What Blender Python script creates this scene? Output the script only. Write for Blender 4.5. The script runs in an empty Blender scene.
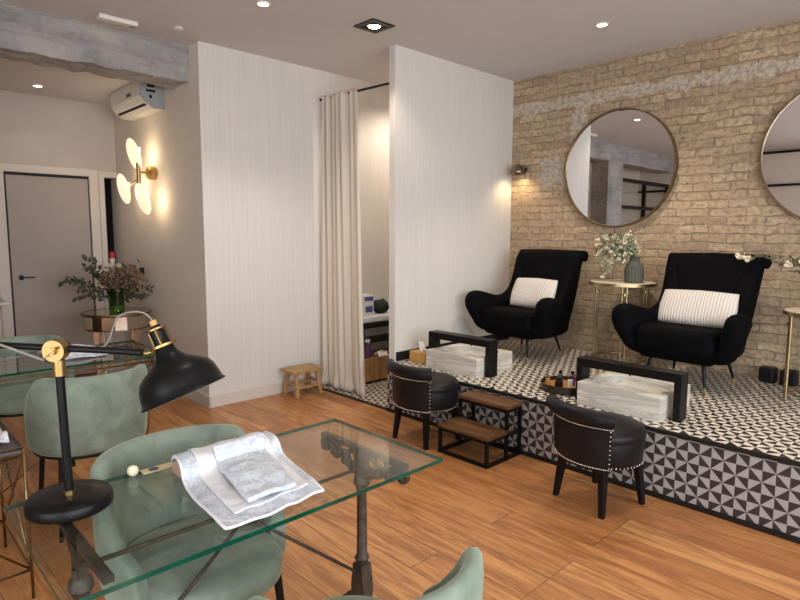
import bpy, bmesh, math, random
from mathutils import Vector, Matrix, noise
random.seed(7)
PI = math.pi
S = bpy.context.scene
COL = S.collection

# ------------------------------------------------------------------ camera
cd = bpy.data.cameras.new('camera'); cam = bpy.data.objects.new('camera', cd); COL.objects.link(cam)
cd.sensor_width = 36; cd.lens = 586.5 * 36 / 800; cd.clip_start = 0.05
yaw, pitch, roll = map(math.radians, (-46.156, 6.364, 0.2))
fw = Vector((math.sin(yaw) * math.cos(pitch), math.cos(yaw) * math.cos(pitch), -math.sin(pitch)))
rt = Vector((math.cos(yaw), -math.sin(yaw), 0)); up = rt.cross(fw)
r2 = rt * math.cos(roll) + up * math.sin(roll); u2 = -rt * math.sin(roll) + up * math.cos(roll)
mw = Matrix((r2, u2, -fw)).transposed().to_4x4(); mw.translation = (0, 0, 1.45)
cam.matrix_world = mw
S.camera = cam

# ------------------------------------------------------------------ view, world, big lights
S.view_settings.view_transform = 'Standard'; S.view_settings.look = 'None'
S.view_settings.exposure = 0.52; S.view_settings.gamma = 1
w = bpy.data.worlds.new('daylight'); S.world = w; w.use_nodes = True
w.node_tree.nodes['Background'].inputs[0].default_value = (0.85, 0.93, 1, 1)
w.node_tree.nodes['Background'].inputs[1].default_value = 1.2
def area(name, loc, target, sx, sy, power, color):
    l = bpy.data.lights.new(name, 'AREA'); l.shape = 'RECTANGLE'; l.size = sx; l.size_y = sy; l.energy = power; l.color = color
    o = bpy.data.objects.new(name, l); COL.objects.link(o); o.location = loc
    o.rotation_euler = (Vector(target) - Vector(loc)).to_track_quat('-Z', 'Y').to_euler()
    return o
area('window_daylight', (2.35, 0.9, 1.75), (0, 1.1, 1.55), 5.0, 2.1, 175, (0.93, 0.96, 1.0))
area('shopfront_daylight', (0.2, -2.55, 1.35), (-0.2, 0, 1.2), 2.8, 2.2, 60, (0.93, 0.96, 1.0))
WARM = (1.0, 0.87, 0.72)
def spot(name, loc, power, angle=100, color=WARM, target=None, size=0.03, blend=0.6):
    l = bpy.data.lights.new(name, 'SPOT'); l.energy = power; l.color = color; l.spot_size = math.radians(angle)
    l.spot_blend = blend; l.shadow_soft_size = size
    o = bpy.data.objects.new(name, l); COL.objects.link(o); o.location = loc
    if target: o.rotation_euler = (Vector(target) - Vector(loc)).to_track_quat('-Z', 'Y').to_euler()
    return o

# ------------------------------------------------------------------ materials
def srgb(r, g, b):
    return tuple((c / 255 / 12.92 if c / 255 <= 0.04045 else ((c / 255 + 0.055) / 1.055) ** 2.4) for c in (r, g, b)) + (1,)
class NT:
    def __init__(s, name):
        s.m = bpy.data.materials.new(name); s.m.use_nodes = True; s.t = s.m.node_tree
        s.b = s.t.nodes['Principled BSDF']; s.out = s.t.nodes['Material Output']
    def n(s, typ, **k):
        x = s.t.nodes.new(typ)
        for a, v in k.items(): setattr(x, a, v)
        return x
    def l(s, a, b): s.t.links.new(a, b)
    def set(s, node, idx, v):
        if hasattr(v, 'is_output'): s.l(v, node.inputs[idx])
        else: node.inputs[idx].default_value = v
    def math(s, op, a, b=0.0, c=None):
        x = s.n('ShaderNodeMath', operation=op); s.set(x, 0, a); s.set(x, 1, b)
        if c is not None: s.set(x, 2, c)
        return x.outputs[0]
    def coord(s, scale=(1, 1, 1), kind='Object'):
        c = s.n('ShaderNodeTexCoord'); mp = s.n('ShaderNodeMapping'); s.l(c.outputs[kind], mp.inputs[0]); mp.inputs['Scale'].default_value = scale
        return mp.outputs[0]
    def noise(s, vec, scale, detail=4, rough=0.55, out=0, dist=0.0):
        x = s.n('ShaderNodeTexNoise'); s.l(vec, x.inputs['Vector']); x.inputs['Scale'].default_value = scale
        x.inputs['Detail'].default_value = detail; x.inputs['Roughness'].default_value = rough; x.inputs['Distortion'].default_value = dist
        return x.outputs[out]
    def ramp(s, fac, stops, mode='LINEAR'):
        x = s.n('ShaderNodeValToRGB'); s.l(fac, x.inputs[0]); cr = x.color_ramp; cr.interpolation = mode
        while len(cr.elements) < len(stops): cr.elements.new(0.5)
        for e, (p, c) in zip(cr.elements, stops):
            e.position = p; e.color = c if len(c) == 4 else tuple(c) + (1,)
        return x.outputs[0]
    def mix(s, fac, a, b, mode='MIX'):
        x = s.n('ShaderNodeMix', data_type='RGBA', blend_type=mode)
        s.set(x, 0, fac); s.set(x, 6, a); s.set(x, 7, b)
        return x.outputs[2]
    def bump(s, h, strength=0.3, dist=0.01):
        x = s.n('ShaderNodeBump'); x.inputs['Strength'].default_value = strength; x.inputs['Distance'].default_value = dist
        s.l(h, x.inputs['Height']); s.l(x.outputs[0], s.b.inputs['Normal'])
    def color(s, v): s.set(s.b, 'Base Color', v)
    def p(s, **k):
        for a, v in k.items(): s.b.inputs[a.replace('_', ' ')].default_value = v
W1, K0 = (1, 1, 1, 1), (0, 0, 0, 1)
def basic(name, c, rough=0.5, metal=0.0, nscale=30, var=0.12, bump=0.0, **k):
    t = NT(name); v = t.coord(); f = t.noise(v, nscale)
    dark = tuple(x * (1 - var) for x in c[:3]) + (1,); lite = tuple(min(1, x * (1 + var)) for x in c[:3]) + (1,)
    t.color(t.ramp(f, [(0.3, dark), (0.7, lite)])); t.p(Roughness=rough, Metallic=metal, **k)
    if bump: t.bump(f, bump, 0.004)
    if sum(c[:3]) < 0.06: t.p(Specular_IOR_Level=0.22)
    return t.m
M = {}
M['plaster'] = basic('plaster', srgb(222, 210, 197), 0.85, nscale=6, var=0.03, bump=0.15)
M['shadedplaster'] = basic('shaded_plaster', srgb(188, 176, 168), 0.85, nscale=6, var=0.03, bump=0.15)  # plaster greyed so the left room's shade sits in the wall colour
M['ceiling'] = basic('ceiling_paint', srgb(205, 199, 198), 0.9, nscale=3, var=0.02)
M['trimwhite'] = basic('trim_white', srgb(206, 195, 185), 0.5, nscale=5, var=0.02)
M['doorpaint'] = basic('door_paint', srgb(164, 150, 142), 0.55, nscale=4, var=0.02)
M['black'] = basic('black_metal', srgb(22, 21, 22), 0.35, 0.3, var=0.1)
M['matblack'] = basic('black_wood', srgb(18, 16, 16), 0.4, var=0.15)
M['blacktrim'] = basic('black_trim', srgb(30, 26, 25), 0.5, var=0.1)
M['white'] = basic('white_plastic', srgb(225, 220, 212), 0.4, var=0.02)
M['grey'] = basic('grey_plastic', srgb(150, 150, 152), 0.5, var=0.05)
M['brass'] = basic('brass', srgb(172, 142, 92), 0.36, 1.0, var=0.12)
M['darkbrass'] = basic('antique_gold', srgb(140, 118, 84), 0.38, 1.0, var=0.2)
M['champagne'] = basic('champagne_metal', srgb(176, 156, 120), 0.35, 1.0, var=0.15)
M['pewter'] = basic('pewter', srgb(140, 128, 110), 0.25, 1.0, var=0.2)
M['iron'] = basic('cast_iron', srgb(74, 64, 54), 0.55, 0.5, nscale=40, var=0.4, bump=0.5)
M['silver'] = basic('nickel', srgb(200, 196, 190), 0.25, 1.0)
M['leather'] = basic('black_leather', srgb(24, 22, 24), 0.42, nscale=90, var=0.15, bump=0.25)
M['marbletop'] = basic('pale_marble', srgb(214, 200, 180), 0.3, nscale=14, var=0.1)
M['pink'] = basic('beige_leatherette', srgb(176, 146, 128), 0.5, var=0.05)
M['carton'] = basic('golden_wood', srgb(196, 148, 84), 0.5, nscale=20, var=0.15)
M['paper'] = basic('tissue_paper', srgb(240, 232, 220), 0.9, var=0.03)
M['purple'] = basic('purple_plastic', srgb(105, 60, 110), 0.4, var=0.1)
M['blueprint'] = basic('blue_print', srgb(80, 90, 150), 0.5, var=0.2)
M['darkcloth'] = basic('dark_cloth', srgb(35, 42, 42), 0.8, nscale=40, var=0.4)
M['red'] = basic('red_plastic', srgb(190, 50, 55), 0.5)
M['orange'] = basic('orange_print', srgb(214, 90, 50), 0.6)
M['yellow'] = basic('yellow_print', srgb(196, 184, 140), 0.6)
M['navy'] = basic('navy_print', srgb(60, 75, 110), 0.6)
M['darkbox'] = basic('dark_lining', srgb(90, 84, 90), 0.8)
M['duct'] = basic('tray_metal', srgb(70, 62, 56), 0.35, 0.8, var=0.2)
M['amber'] = basic('amber_glass', srgb(190, 140, 80), 0.15, var=0.1)
M['cable'] = basic('grey_cable', srgb(120, 115, 108), 0.5)
def emissive(name, c, s):
    t = NT(name); f = t.noise(t.coord(), 5); t.color(c); t.set(t.b, 'Emission Color', t.ramp(f, [(0, c), (1, tuple(min(1, x * 1.03) for x in c[:3]) + (1,))]))
    t.p(Emission_Strength=s); return t.m
M['glow'] = emissive('lamp_glow', (1, 0.86, 0.66, 1), 14)
M['bulb'] = emissive('bulb_glow', (1, 0.82, 0.6, 1), 6)
def opal():
    t = NT('opal_glass'); v = t.coord(kind='Generated')
    f = t.noise(v, 6); t.color(t.ramp(f, [(0.3, srgb(235, 222, 190)), (0.7, srgb(245, 236, 212))]))
    t.p(Roughness=0.25, Emission_Strength=0.62); t.set(t.b, 'Emission Color', (1, 0.85, 0.58, 1)); return t.m
M['opal'] = opal()
def velvet(name, c, c2, sheen=0.6, sc=9):
    t = NT(name); v = t.coord(); f = t.noise(v, sc, 5, 0.6, dist=0.6)
    t.color(t.ramp(f, [(0.32, c), (0.68, c2)])); t.p(Roughness=0.75, Sheen_Weight=sheen, Sheen_Roughness=0.35)
    t.set(t.b, 'Sheen Tint', tuple(min(1, x * 2.2) for x in c2[:3]) + (1,)); t.bump(t.noise(v, 60), 0.15, 0.003)
    if sum(c2[:3]) < 0.06: t.p(Specular_IOR_Level=0.05)
    return t.m
M['greenvelvet'] = velvet('sage_velvet', srgb(104, 117, 103), srgb(134, 145, 131))
M['blackvelvet'] = velvet('black_velvet', srgb(7, 7, 9), srgb(13, 12, 15), 0.0)
def striped_wall():
    t = NT('striped_wallpaper'); v = t.coord(); sx = t.n('ShaderNodeSeparateXYZ'); t.l(v, sx.inputs[0])
    wv = t.math('SINE', t.math('MULTIPLY', t.math('ADD', sx.outputs[0], sx.outputs[1]), 2 * PI / 0.045), 0)
    nz = t.noise(t.coord((1, 14, 0.6)), 3)
    f = t.math('ADD', t.math('MULTIPLY', wv, 0.07), nz)
    t.color(t.ramp(f, [(0.2, srgb(205, 199, 193)), (0.8, srgb(215, 209, 203))])); t.p(Roughness=0.7); t.bump(f, 0.06, 0.003); return t.m
M['wallpaper'] = striped_wall()
def brick():
    t = NT('old_brick'); v = t.coord(); sx = t.n('ShaderNodeSeparateXYZ'); t.l(v, sx.inputs[0])
    wob = t.n('ShaderNodeSeparateXYZ'); t.l(t.noise(v, 5, 3, out=1), wob.inputs[0])
    wob2 = t.n('ShaderNodeSeparateXYZ'); t.l(t.noise(v, 22, 3, out=1), wob2.inputs[0])
    def wobble(axis, i, a, b):
        return t.math('ADD', t.math('ADD', sx.outputs[axis], t.math('MULTIPLY', t.math('SUBTRACT', wob.outputs[i], 0.5), a)), t.math('MULTIPLY', t.math('SUBTRACT', wob2.outputs[i], 0.5), b))
    cx = t.n('ShaderNodeCombineXYZ'); t.l(wobble(0, 0, 0.06, 0.03), cx.inputs[0]); t.l(wobble(2, 1, 0.045, 0.022), cx.inputs[1])
    bt = t.n('ShaderNodeTexBrick'); t.l(cx.outputs[0], bt.inputs[0]); bt.offset = 0.5
    bt.inputs['Scale'].default_value = 1; bt.inputs['Mortar Size'].default_value = 0.0075; bt.inputs['Mortar Smooth'].default_value = 0.5
    bt.inputs['Brick Width'].default_value = 0.255; bt.inputs['Row Height'].default_value = 0.0665; bt.inputs['Bias'].default_value = 0
    bt.inputs['Color1'].default_value = K0; bt.inputs['Color2'].default_value = W1; bt.inputs['Mortar'].default_value = (0.5, 0.5, 0.5, 1)
    tone = t.ramp(bt.outputs[0], [(0.0, srgb(166, 142, 114)), (0.3, srgb(198, 174, 138)), (0.55, srgb(180, 156, 128)), (0.8, srgb(206, 184, 150)), (1, srgb(160, 136, 112))])
    big = t.noise(v, 1.6, 5)
    tone = t.mix(t.ramp(big, [(0.35, K0), (0.65, (0.55, 0.55, 0.55, 1))]), tone, srgb(170, 148, 126))
    n2 = t.noise(v, 28, 6, 0.7)
    tone = t.mix(t.ramp(n2, [(0.42, K0), (0.64, (0.85, 0.85, 0.85, 1))]), tone, srgb(138, 114, 92))
    n3 = t.noise(v, 9, 6, 0.7)
    mort = t.mix(n3, srgb(164, 146, 124), srgb(124, 106, 88))
    mm = t.math('MULTIPLY', bt.outputs[1], t.ramp(n3, [(0.40, (0.1,) * 3), (0.60, W1)]))
    col = t.mix(mm, tone, mort)
    # cement band and patch with ragged edges
    def band(axis, c, h, amp):
        d = t.math('ABSOLUTE', t.math('SUBTRACT', sx.outputs[axis], c))
        d = t.math('ADD', d, t.math('MULTIPLY', t.math('SUBTRACT', n3, 0.5), amp))
        return t.math('LESS_THAN', d, h)
    b1 = band(2, 2.655, 0.045, 0.22)
    b2 = t.math('MULTIPLY', band(0, -2.78, 0.09, 0.2), band(2, 2.45, 0.2, 0.2))
    b3 = t.math('MULTIPLY', band(0, -3.02, 0.16, 0.35), band(2, 2.02, 0.12, 0.3))
    bb = t.math('MAXIMUM', t.math('MAXIMUM', b1, b2), b3)
    col = t.mix(t.math('MULTIPLY', bb, 0.85), col, t.mix(t.ramp(n2, [(.4, K0), (.6, W1)]), srgb(200, 188, 172), srgb(158, 144, 130)))
    pits = t.noise(v, 16, 2, 0.5)
    col = t.mix(t.math('MULTIPLY', t.math('GREATER_THAN', pits, 0.74), 0.8), col, srgb(60, 48, 40))
    t.color(col); t.p(Roughness=0.9)
    h = t.math('ADD', t.math('MULTIPLY', t.math('SUBTRACT', 1.0, mm), 0.7), t.math('MULTIPLY', n2, 0.55))
    h = t.math('MAXIMUM', h, t.math('MULTIPLY', bb, 0.75))
    t.bump(h, 0.8, 0.014); return t.m
M['brick'] = brick()
def planks():
    t = NT('oak_planks'); v = t.coord()
    bt = t.n('ShaderNodeTexBrick'); t.l(v, bt.inputs[0]); bt.offset = 0.37; bt.offset_frequency = 3
    bt.inputs['Scale'].default_value = 1; bt.inputs['Brick Width'].default_value = 1.25; bt.inputs['Row Height'].default_value = 0.19
    bt.inputs['Mortar Size'].default_value = 0.0016; bt.inputs['Mortar Smooth'].default_value = 0.1
    bt.inputs['Color1'].default_value = K0; bt.inputs['Color2'].default_value = W1; bt.inputs['Mortar'].default_value = (0.4, 0.4, 0.4, 1)
    # shift the grain per plank
    off = t.n('ShaderNodeVectorMath', operation='ADD'); t.l(v, off.inputs[0])
    sc = t.n('ShaderNodeVectorMath', operation='SCALE'); t.l(bt.outputs[0], sc.inputs[0]); sc.inputs['Scale'].default_value = 9
    t.l(sc.outputs[0], off.inputs[1])
    mp = t.n('ShaderNodeMapping'); t.l(off.outputs[0], mp.inputs[0]); mp.inputs['Scale'].default_value = (1.1, 11, 1)
    g = t.noise(mp.outputs[0], 2.0, 7, 0.62, dist=0.9)
    mp2 = t.n('ShaderNodeMapping'); t.l(off.outputs[0], mp2.inputs[0]); mp2.inputs['Scale'].default_value = (3, 60, 1)
    g2 = t.noise(mp2.outputs[0], 2.2, 5, 0.6)
    base = t.ramp(bt.outputs[0], [(0, srgb(172, 116, 68)), (0.5, srgb(194, 136, 82)), (1, srgb(208, 152, 96))])
    col = t.mix(t.ramp(g, [(0.40, (0.85,) * 3), (0.58, K0)]), base, srgb(146, 92, 52))
    col = t.mix(t.ramp(g2, [(0.4, (0.35,) * 3), (0.6, K0)]), col, srgb(134, 84, 48))
    col = t.mix(bt.outputs[1], col, srgb(88, 54, 34))
    t.color(col); t.set(t.b, 'Roughness', t.ramp(g2, [(0.2, (0.3,) * 3), (0.8, (0.42,) * 3)]))
    t.bump(t.math('SUBTRACT', g2, t.math('MULTIPLY', bt.outputs[1], 1.0)), 0.12, 0.002); return t.m
M['planks'] = planks()
def wood(name, c1, c2, axis=0, sc=5):
    t = NT(name); s_ = [12, 12, 12]; s_[axis] = 1.2; v = t.coord(tuple(s_)); g = t.noise(v, sc, 6, 0.6, dist=0.8)
    t.color(t.ramp(g, [(0.3, c1), (0.7, c2)])); t.p(Roughness=0.45); t.bump(g, 0.2, 0.003); return t.m
M['darkwood'] = wood('walnut_wood', srgb(56, 34, 20), srgb(120, 82, 46), 0, 2.5)
M['rusticwood'] = wood('rustic_elm', srgb(132, 98, 58), srgb(196, 156, 104), 0)
M['boxwood'] = wood('pine_box', srgb(150, 108, 66), srgb(186, 142, 92), 2, 2)
def tiles(name, a0, a1, c1, c2, cell, ox=0.0, oy=0.0, rough=0.3):
    t = NT(name); v = t.coord(); sx = t.n('ShaderNodeSeparateXYZ'); t.l(v, sx.inputs[0])
    def parts(o, off):
        u = t.math('DIVIDE', t.math('ADD', o, off + 40 * cell), cell)
        fr = t.math('FRACT', u); odd = t.math('FLOORED_MODULO', t.math('FLOOR', u), 2.0)
        # mirrored coordinate
        mu = t.math('ABSOLUTE', t.math('SUBTRACT', fr, odd)); return mu, odd, fr
    u, uo, uf = parts(sx.outputs[a0], ox); w_, wo, wf = parts(sx.outputs[a1], oy)
    tri = t.math('GREATER_THAN', u, w_)
    x = t.math('FLOORED_MODULO', t.math('ADD', t.math('ADD', tri, uo), wo), 2.0)
    n = t.noise(v, 8, 3)
    ca = t.mix(n, c1, tuple(q * 0.88 for q in c1[:3]) + (1,)); cb = t.mix(n, c2, tuple(q * 1.25 for q in c2[:3]) + (1,))
    col = t.mix(x, ca, cb)
    t.color(col); t.p(Roughness=rough); return t.m
CL = srgb(232, 222, 206); CDk = srgb(46, 38, 38)
M['floortile'] = tiles('pinwheel_floor_tile', 0, 1, CL, CDk, 0.0585)
M['risertile'] = tiles('pinwheel_riser_tile_shaded', 0, 2, srgb(164, 158, 156), CDk, 0.0585, 0.0, 0.045, 0.5)  # same tile as the floor, the riser's dimmer light put into its grey
def concrete():
    t = NT('raw_concrete'); v = t.coord(); a = t.noise(v, 3, 8, 0.65); b = t.noise(v, 22, 6, 0.7)
    st = t.noise(t.coord((9, 1, 14)), 1.5, 6, 0.6)
    c = t.ramp(a, [(0.3, srgb(128, 126, 128)), (0.5, srgb(158, 154, 152)), (0.72, srgb(178, 170, 162))])
    c = t.mix(t.ramp(st, [(0.45, K0), (0.7, (0.6,) * 3)]), c, srgb(112, 108, 112))
    c = t.mix(t.ramp(b, [(0.55, K0), (0.75, (0.7,) * 3)]), c, srgb(188, 182, 174))
    t.color(c); t.p(Roughness=0.95); t.bump(t.math('ADD', b, a), 0.6, 0.012); return t.m
M['concrete'] = concrete()
def marble():
    t = NT('striped_marble'); v = t.coord((0.7, 0.9, 8)); n = t.noise(v, 2.2, 6, 0.6, dist=1.1); n2 = t.noise(t.coord((4, 5, 40)), 2, 4)
    c = t.ramp(n, [(0.3, srgb(220, 214, 202)), (0.45, srgb(206, 200, 188)), (0.5, srgb(176, 172, 164)), (0.56, srgb(216, 208, 196)), (0.75, srgb(230, 222, 208))])
    c = t.mix(t.ramp(n2, [(0.5, K0), (0.7, (0.4,) * 3)]), c, srgb(168, 164, 158))
    t.color(c); t.p(Roughness=0.4); return t.m
M['marble'] = marble()
def clearglass(name, tint, ior=1.5, rough=0.0, base=0.04):
    t = NT(name); t.t.nodes.remove(t.b); lw = t.n('ShaderNodeLayerWeight'); lw.inputs[0].default_value = 0.5
    fr_ = t.math('ADD', t.math('MULTIPLY', t.math('POWER', lw.outputs[1], 5.0), 0.9), base)
    gl = t.n('ShaderNodeBsdfGlossy'); gl.inputs['Roughness'].default_value = rough
    tr = t.n('ShaderNodeBsdfTransparent'); nz = t.noise(t.coord(), 2)
    t.l(t.ramp(nz, [(0, tint), (1, tuple(min(1, q * 1.01) for q in tint[:3]) + (1,))]), tr.inputs[0])
    mx = t.n('ShaderNodeMixShader'); t.l(fr_, mx.inputs[0]); t.l(tr.outputs[0], mx.inputs[1]); t.l(gl.outputs[0], mx.inputs[2])
    t.l(mx.outputs[0], t.out.inputs[0]); return t.m
M['glass'] = clearglass('clear_glass', (0.93, 0.965, 0.95, 1))
M['pane'] = clearglass('window_glass', (0.96, 0.97, 0.97, 1))
M['greenvaseglass'] = clearglass('green_glass', (0.5, 0.66, 0.42, 1))
M['glassedge'] = basic('glass_edge', srgb(12, 66, 50), 0.12, 0, var=0.3, nscale=12)
def mirror(name, c, r=0.01):
    t = NT(name); f = t.noise(t.coord(), 3); t.color(t.ramp(f, [(0, c), (1, tuple(q * 0.98 for q in c[:3]) + (1,))])); t.p(Metallic=1.0, Roughness=r); return t.m
M['mirror'] = mirror('mirror_glass', (0.86, 0.86, 0.87, 1))
M['agedmirror'] = mirror('aged_mirror', (0.62, 0.56, 0.48, 1), 0.12)
def fabric(name, c1, c2, sc=(60, 60, 60), b=0.4, bs=1, rough=0.9):
    t = NT(name); n = t.noise(t.coord(sc), bs, 3); t.color(t.ramp(n, [(0.35, c1), (0.65, c2)])); t.p(Roughness=rough); t.bump(n, b, 0.004); return t.m
M['linen'] = fabric('linen', srgb(200, 188, 172), srgb(210, 199, 184), (160, 160, 160), .2)
M['towel'] = fabric('terry_towel', srgb(205, 207, 212), srgb(222, 222, 226), (90, 90, 90), 0.6)
M['toweledge'] = fabric('towel_hem', srgb(216, 214, 216), srgb(226, 224, 226), (200, 200, 200), 0.1)
def damask():
    t = NT('damask_towel'); v = t.coord(); a = t.noise(v, 26, 3, 0.5, dist=2.2)
    t.color(t.ramp(a, [(0.42, srgb(180, 188, 200)), (0.5, srgb(214, 215, 219)), (0.6, srgb(188, 195, 205))])); t.p(Roughness=0.9); t.bump(a, 0.5, 0.004); return t.m
M['damask'] = damask()
def knit():
    t = NT('ribbed_knit'); v = t.coord(); sx = t.n('ShaderNodeSeparateXYZ'); t.l(v, sx.inputs[0])
    s1 = t.math('SINE', t.math('MULTIPLY', sx.outputs[0], 2 * PI / 0.021)); s2 = t.math('SINE', t.math('MULTIPLY', sx.outputs[2], 2 * PI / 0.012))
    f = t.math('ADD', t.math('MULTIPLY', s1, 0.35), t.math('ADD', t.math('MULTIPLY', s2, 0.12), 0.5))
    t.color(t.ramp(f, [(0.1, srgb(204, 195, 184)), (0.7, srgb(228, 220, 210))])); t.p(Roughness=0.95); t.bump(f, 0.8, 0.008); return t.m
M['knit'] = knit()
M['leafgreen'] = basic('eucalyptus_leaf', srgb(88, 92, 66), 0.6, nscale=25, var=0.35)
M['leafdark'] = basic('dark_leaf', srgb(66, 68, 50), 0.6, nscale=25, var=0.4)
M['leafrust'] = basic('dried_bloom', srgb(124, 98, 74), 0.8, nscale=40, var=0.35)
M['leafpale'] = basic('pale_leaf', srgb(150, 152, 124), 0.6, nscale=25, var=0.35)
M['petal'] = basic('cream_petal', srgb(228, 216, 190), 0.7, nscale=30, var=0.12)
M['stem'] = basic('stem', srgb(92, 76, 54), 0.7)
M['vasegrey'] = basic('smoky_ribbed_glass', srgb(74, 76, 66), 0.5, nscale=8, var=0.2)

# ------------------------------------------------------------------ mesh helpers
class MB:
    def __init__(s): s.v = []; s.f = []; s.m = []
    def add(s, vs, fs, mi=0):
        o = len(s.v); s.v += [Vector(p) for p in vs]; s.f += [[i + o for i in f] for f in fs]; s.m += [mi] * len(fs); return s
    def box(s, a, b, mi=0):
        x0, y0, z0 = a; x1, y1, z1 = b
        return s.add([(x0, y0, z0), (x1, y0, z0), (x1, y1, z0), (x0, y1, z0), (x0, y0, z1), (x1, y0, z1), (x1, y1, z1), (x0, y1, z1)],
                     [(0, 3, 2, 1), (4, 5, 6, 7), (0, 1, 5, 4), (1, 2, 6, 5), (2, 3, 7, 6), (3, 0, 4, 7)], mi)
    def tube(s, pts, r, n=10, closed=False, mi=0, cap=True):
        pts = [Vector(p) for p in pts]; N = len(pts); rs = r if isinstance(r, (list, tuple)) else [r] * N
        vs = []; prev = None
        for i, p in enumerate(pts):
            if closed: d = pts[(i + 1) % N] - pts[i - 1]
            else: d = pts[min(i + 1, N - 1)] - pts[max(i - 1, 0)]
            d.normalize()
            if prev is None: a = d.orthogonal().normalized()
            else: a = (prev - d * prev.dot(d)).normalized()
            prev = a; b = d.cross(a)
            for k in range(n):
                t = 2 * PI * k / n; vs.append(p + (a * math.cos(t) + b * math.sin(t)) * rs[i])
        fs = []
        for i in range(N if closed else N - 1):
            j = (i + 1) % N
            for k in range(n):
                fs.append((i * n + k, i * n + (k + 1) % n, j * n + (k + 1) % n, j * n + k))
        if not closed and cap: fs += [tuple(range(n))[::-1], tuple((N - 1) * n + k for k in range(n))]
        return s.add(vs, fs, mi)
    def bar(s, a, b, w_, h_, mi=0):
        a, b = Vector(a), Vector(b); d = (b - a).normalized(); up_ = Vector((0, 0, 1)) if abs(d.z) < 0.95 else Vector((0, 1, 0))
        x = d.cross(up_).normalized() * w_ / 2; y = x.normalized().cross(d) * h_ / 2
        vs = [p + sx * x + sy * y for p in (a, b) for sx, sy in ((-1, -1), (1, -1), (1, 1), (-1, 1))]
        return s.add(vs, [(0, 1, 2, 3), (7, 6, 5, 4), (0, 4, 5, 1), (1, 5, 6, 2), (2, 6, 7, 3), (3, 7, 4, 0)], mi)
    def lathe(s, prof, n=32, mat=None, mi=0):
        mat = mat or Matrix(); vs = []; P_ = len(prof)
        for k in range(n):
            t = 2 * PI * k / n
            for r, z in prof: vs.append(mat @ Vector((r * math.cos(t), r * math.sin(t), z)))
        fs = []
        for k in range(n):
            j = (k + 1) % n
            for i in range(P_ - 1): fs.append((k * P_ + i, j * P_ + i, j * P_ + i + 1, k * P_ + i + 1))
        return s.add(vs, fs, mi)
    def grid(s, fn, nu, nv, closeu=False, mi=0):
        vs = [fn(i / (nu if closeu else nu - 1), j / (nv - 1)) for i in range(nu) for j in range(nv)]
        fs = []
        for i in range(nu if closeu else nu - 1):
            for j in range(nv - 1):
                a = i * nv + j; b = ((i + 1) % nu) * nv + j; fs.append((a, b, b + 1, a + 1))
        return s.add(vs, fs, mi)
    def sphere(s, c, r, n=10, mi=0, sc=(1, 1, 1)):
        c = Vector(c); m_ = Matrix.Translation(c) @ Matrix.Diagonal((sc[0], sc[1], sc[2], 1))
        return s.lathe([(max(1e-5, r * math.sin(PI * i / n)), -r * math.cos(PI * i / n)) for i in range(n + 1)], n * 2, m_, mi)
    def prism(s, outline, axis, t0, t1, mi=0):
        # outline of 2D points, extruded along axis 0/1/2
        def P3(p, t):
            q = list(p); q.insert(axis, t); return q
        n = len(outline)
        return s.add([P3(p, t0) for p in outline] + [P3(p, t1) for p in outline],
                     [tuple(range(n)), tuple(range(2 * n - 1, n - 1, -1))] + [(i, (i + 1) % n + 0, (i + 1) % n + n, i + n) for i in range(n)], mi)
    def build(s, name, mat, parent=None, smooth=False, bevel=0, seg=3, sub=0, solid=0, auto=None, fn=None):
        me = bpy.data.meshes.new(name); me.from_pydata([tuple(v) for v in s.v], [], s.f)
        mats = mat if isinstance(mat, list) else [mat]
        for m_ in mats: me.materials.append(m_)
        if len(mats) > 1: me.polygons.foreach_set('material_index', s.m)
        bm = bmesh.new(); bm.from_mesh(me); bmesh.ops.remove_doubles(bm, verts=bm.verts, dist=1e-5)
        bmesh.ops.recalc_face_normals(bm, faces=bm.faces)
        if fn: fn(bm)
        bm.to_mesh(me); bm.free()
        me.update()
        for p in me.polygons: p.use_smooth = smooth
        if auto and smooth:
            try: me.set_sharp_from_angle(angle=math.radians(auto))
            except Exception: pass
        o = bpy.data.objects.new(name, me); COL.objects.link(o)
        if parent: o.parent = parent
        if solid:
            k = o.modifiers.new('solid', 'SOLIDIFY'); k.thickness = solid; k.offset = 0
        if bevel:
            k = o.modifiers.new('bevel', 'BEVEL'); k.width = bevel; k.segments = seg; k.limit_method = 'ANGLE'; k.angle_limit = math.radians(40)
            k.harden_normals = False
        if sub:
            k = o.modifiers.new('sub', 'SUBSURF'); k.levels = sub; k.render_levels = sub
        return o
def thing(name, label, cat, loc=(0, 0, 0), rz=0, group=None):
    o = bpy.data.objects.new(name, None); COL.objects.link(o); o.location = loc; o.rotation_euler = (0, 0, rz); o.empty_display_size = 0.1
    o['label'] = label; o['category'] = cat
    if group: o['group'] = group
    return o
def tag(o, label, cat, group=None):
    o['label'] = label; o['category'] = cat
    if group: o['group'] = group
    return o
def struct(o): o['kind'] = 'structure'; return o
def B(a, b): return MB().box(a, b)
def copy_tree(o, parent=None):
    c = o.copy(); COL.objects.link(c)
    if parent: c.parent = parent
    for ch in list(o.children): copy_tree(ch, c)
    return c
def disc_prof(r, z0, z1, b=0.004):
    return [(1e-5, z0), (r - b, z0), (r, z0 + b), (r, z1 - b), (r - b, z1), (1e-5, z1)]

P = 0.39      # platform height
H = 2.95      # ceiling
YB = 4.93     # brick wall
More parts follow.
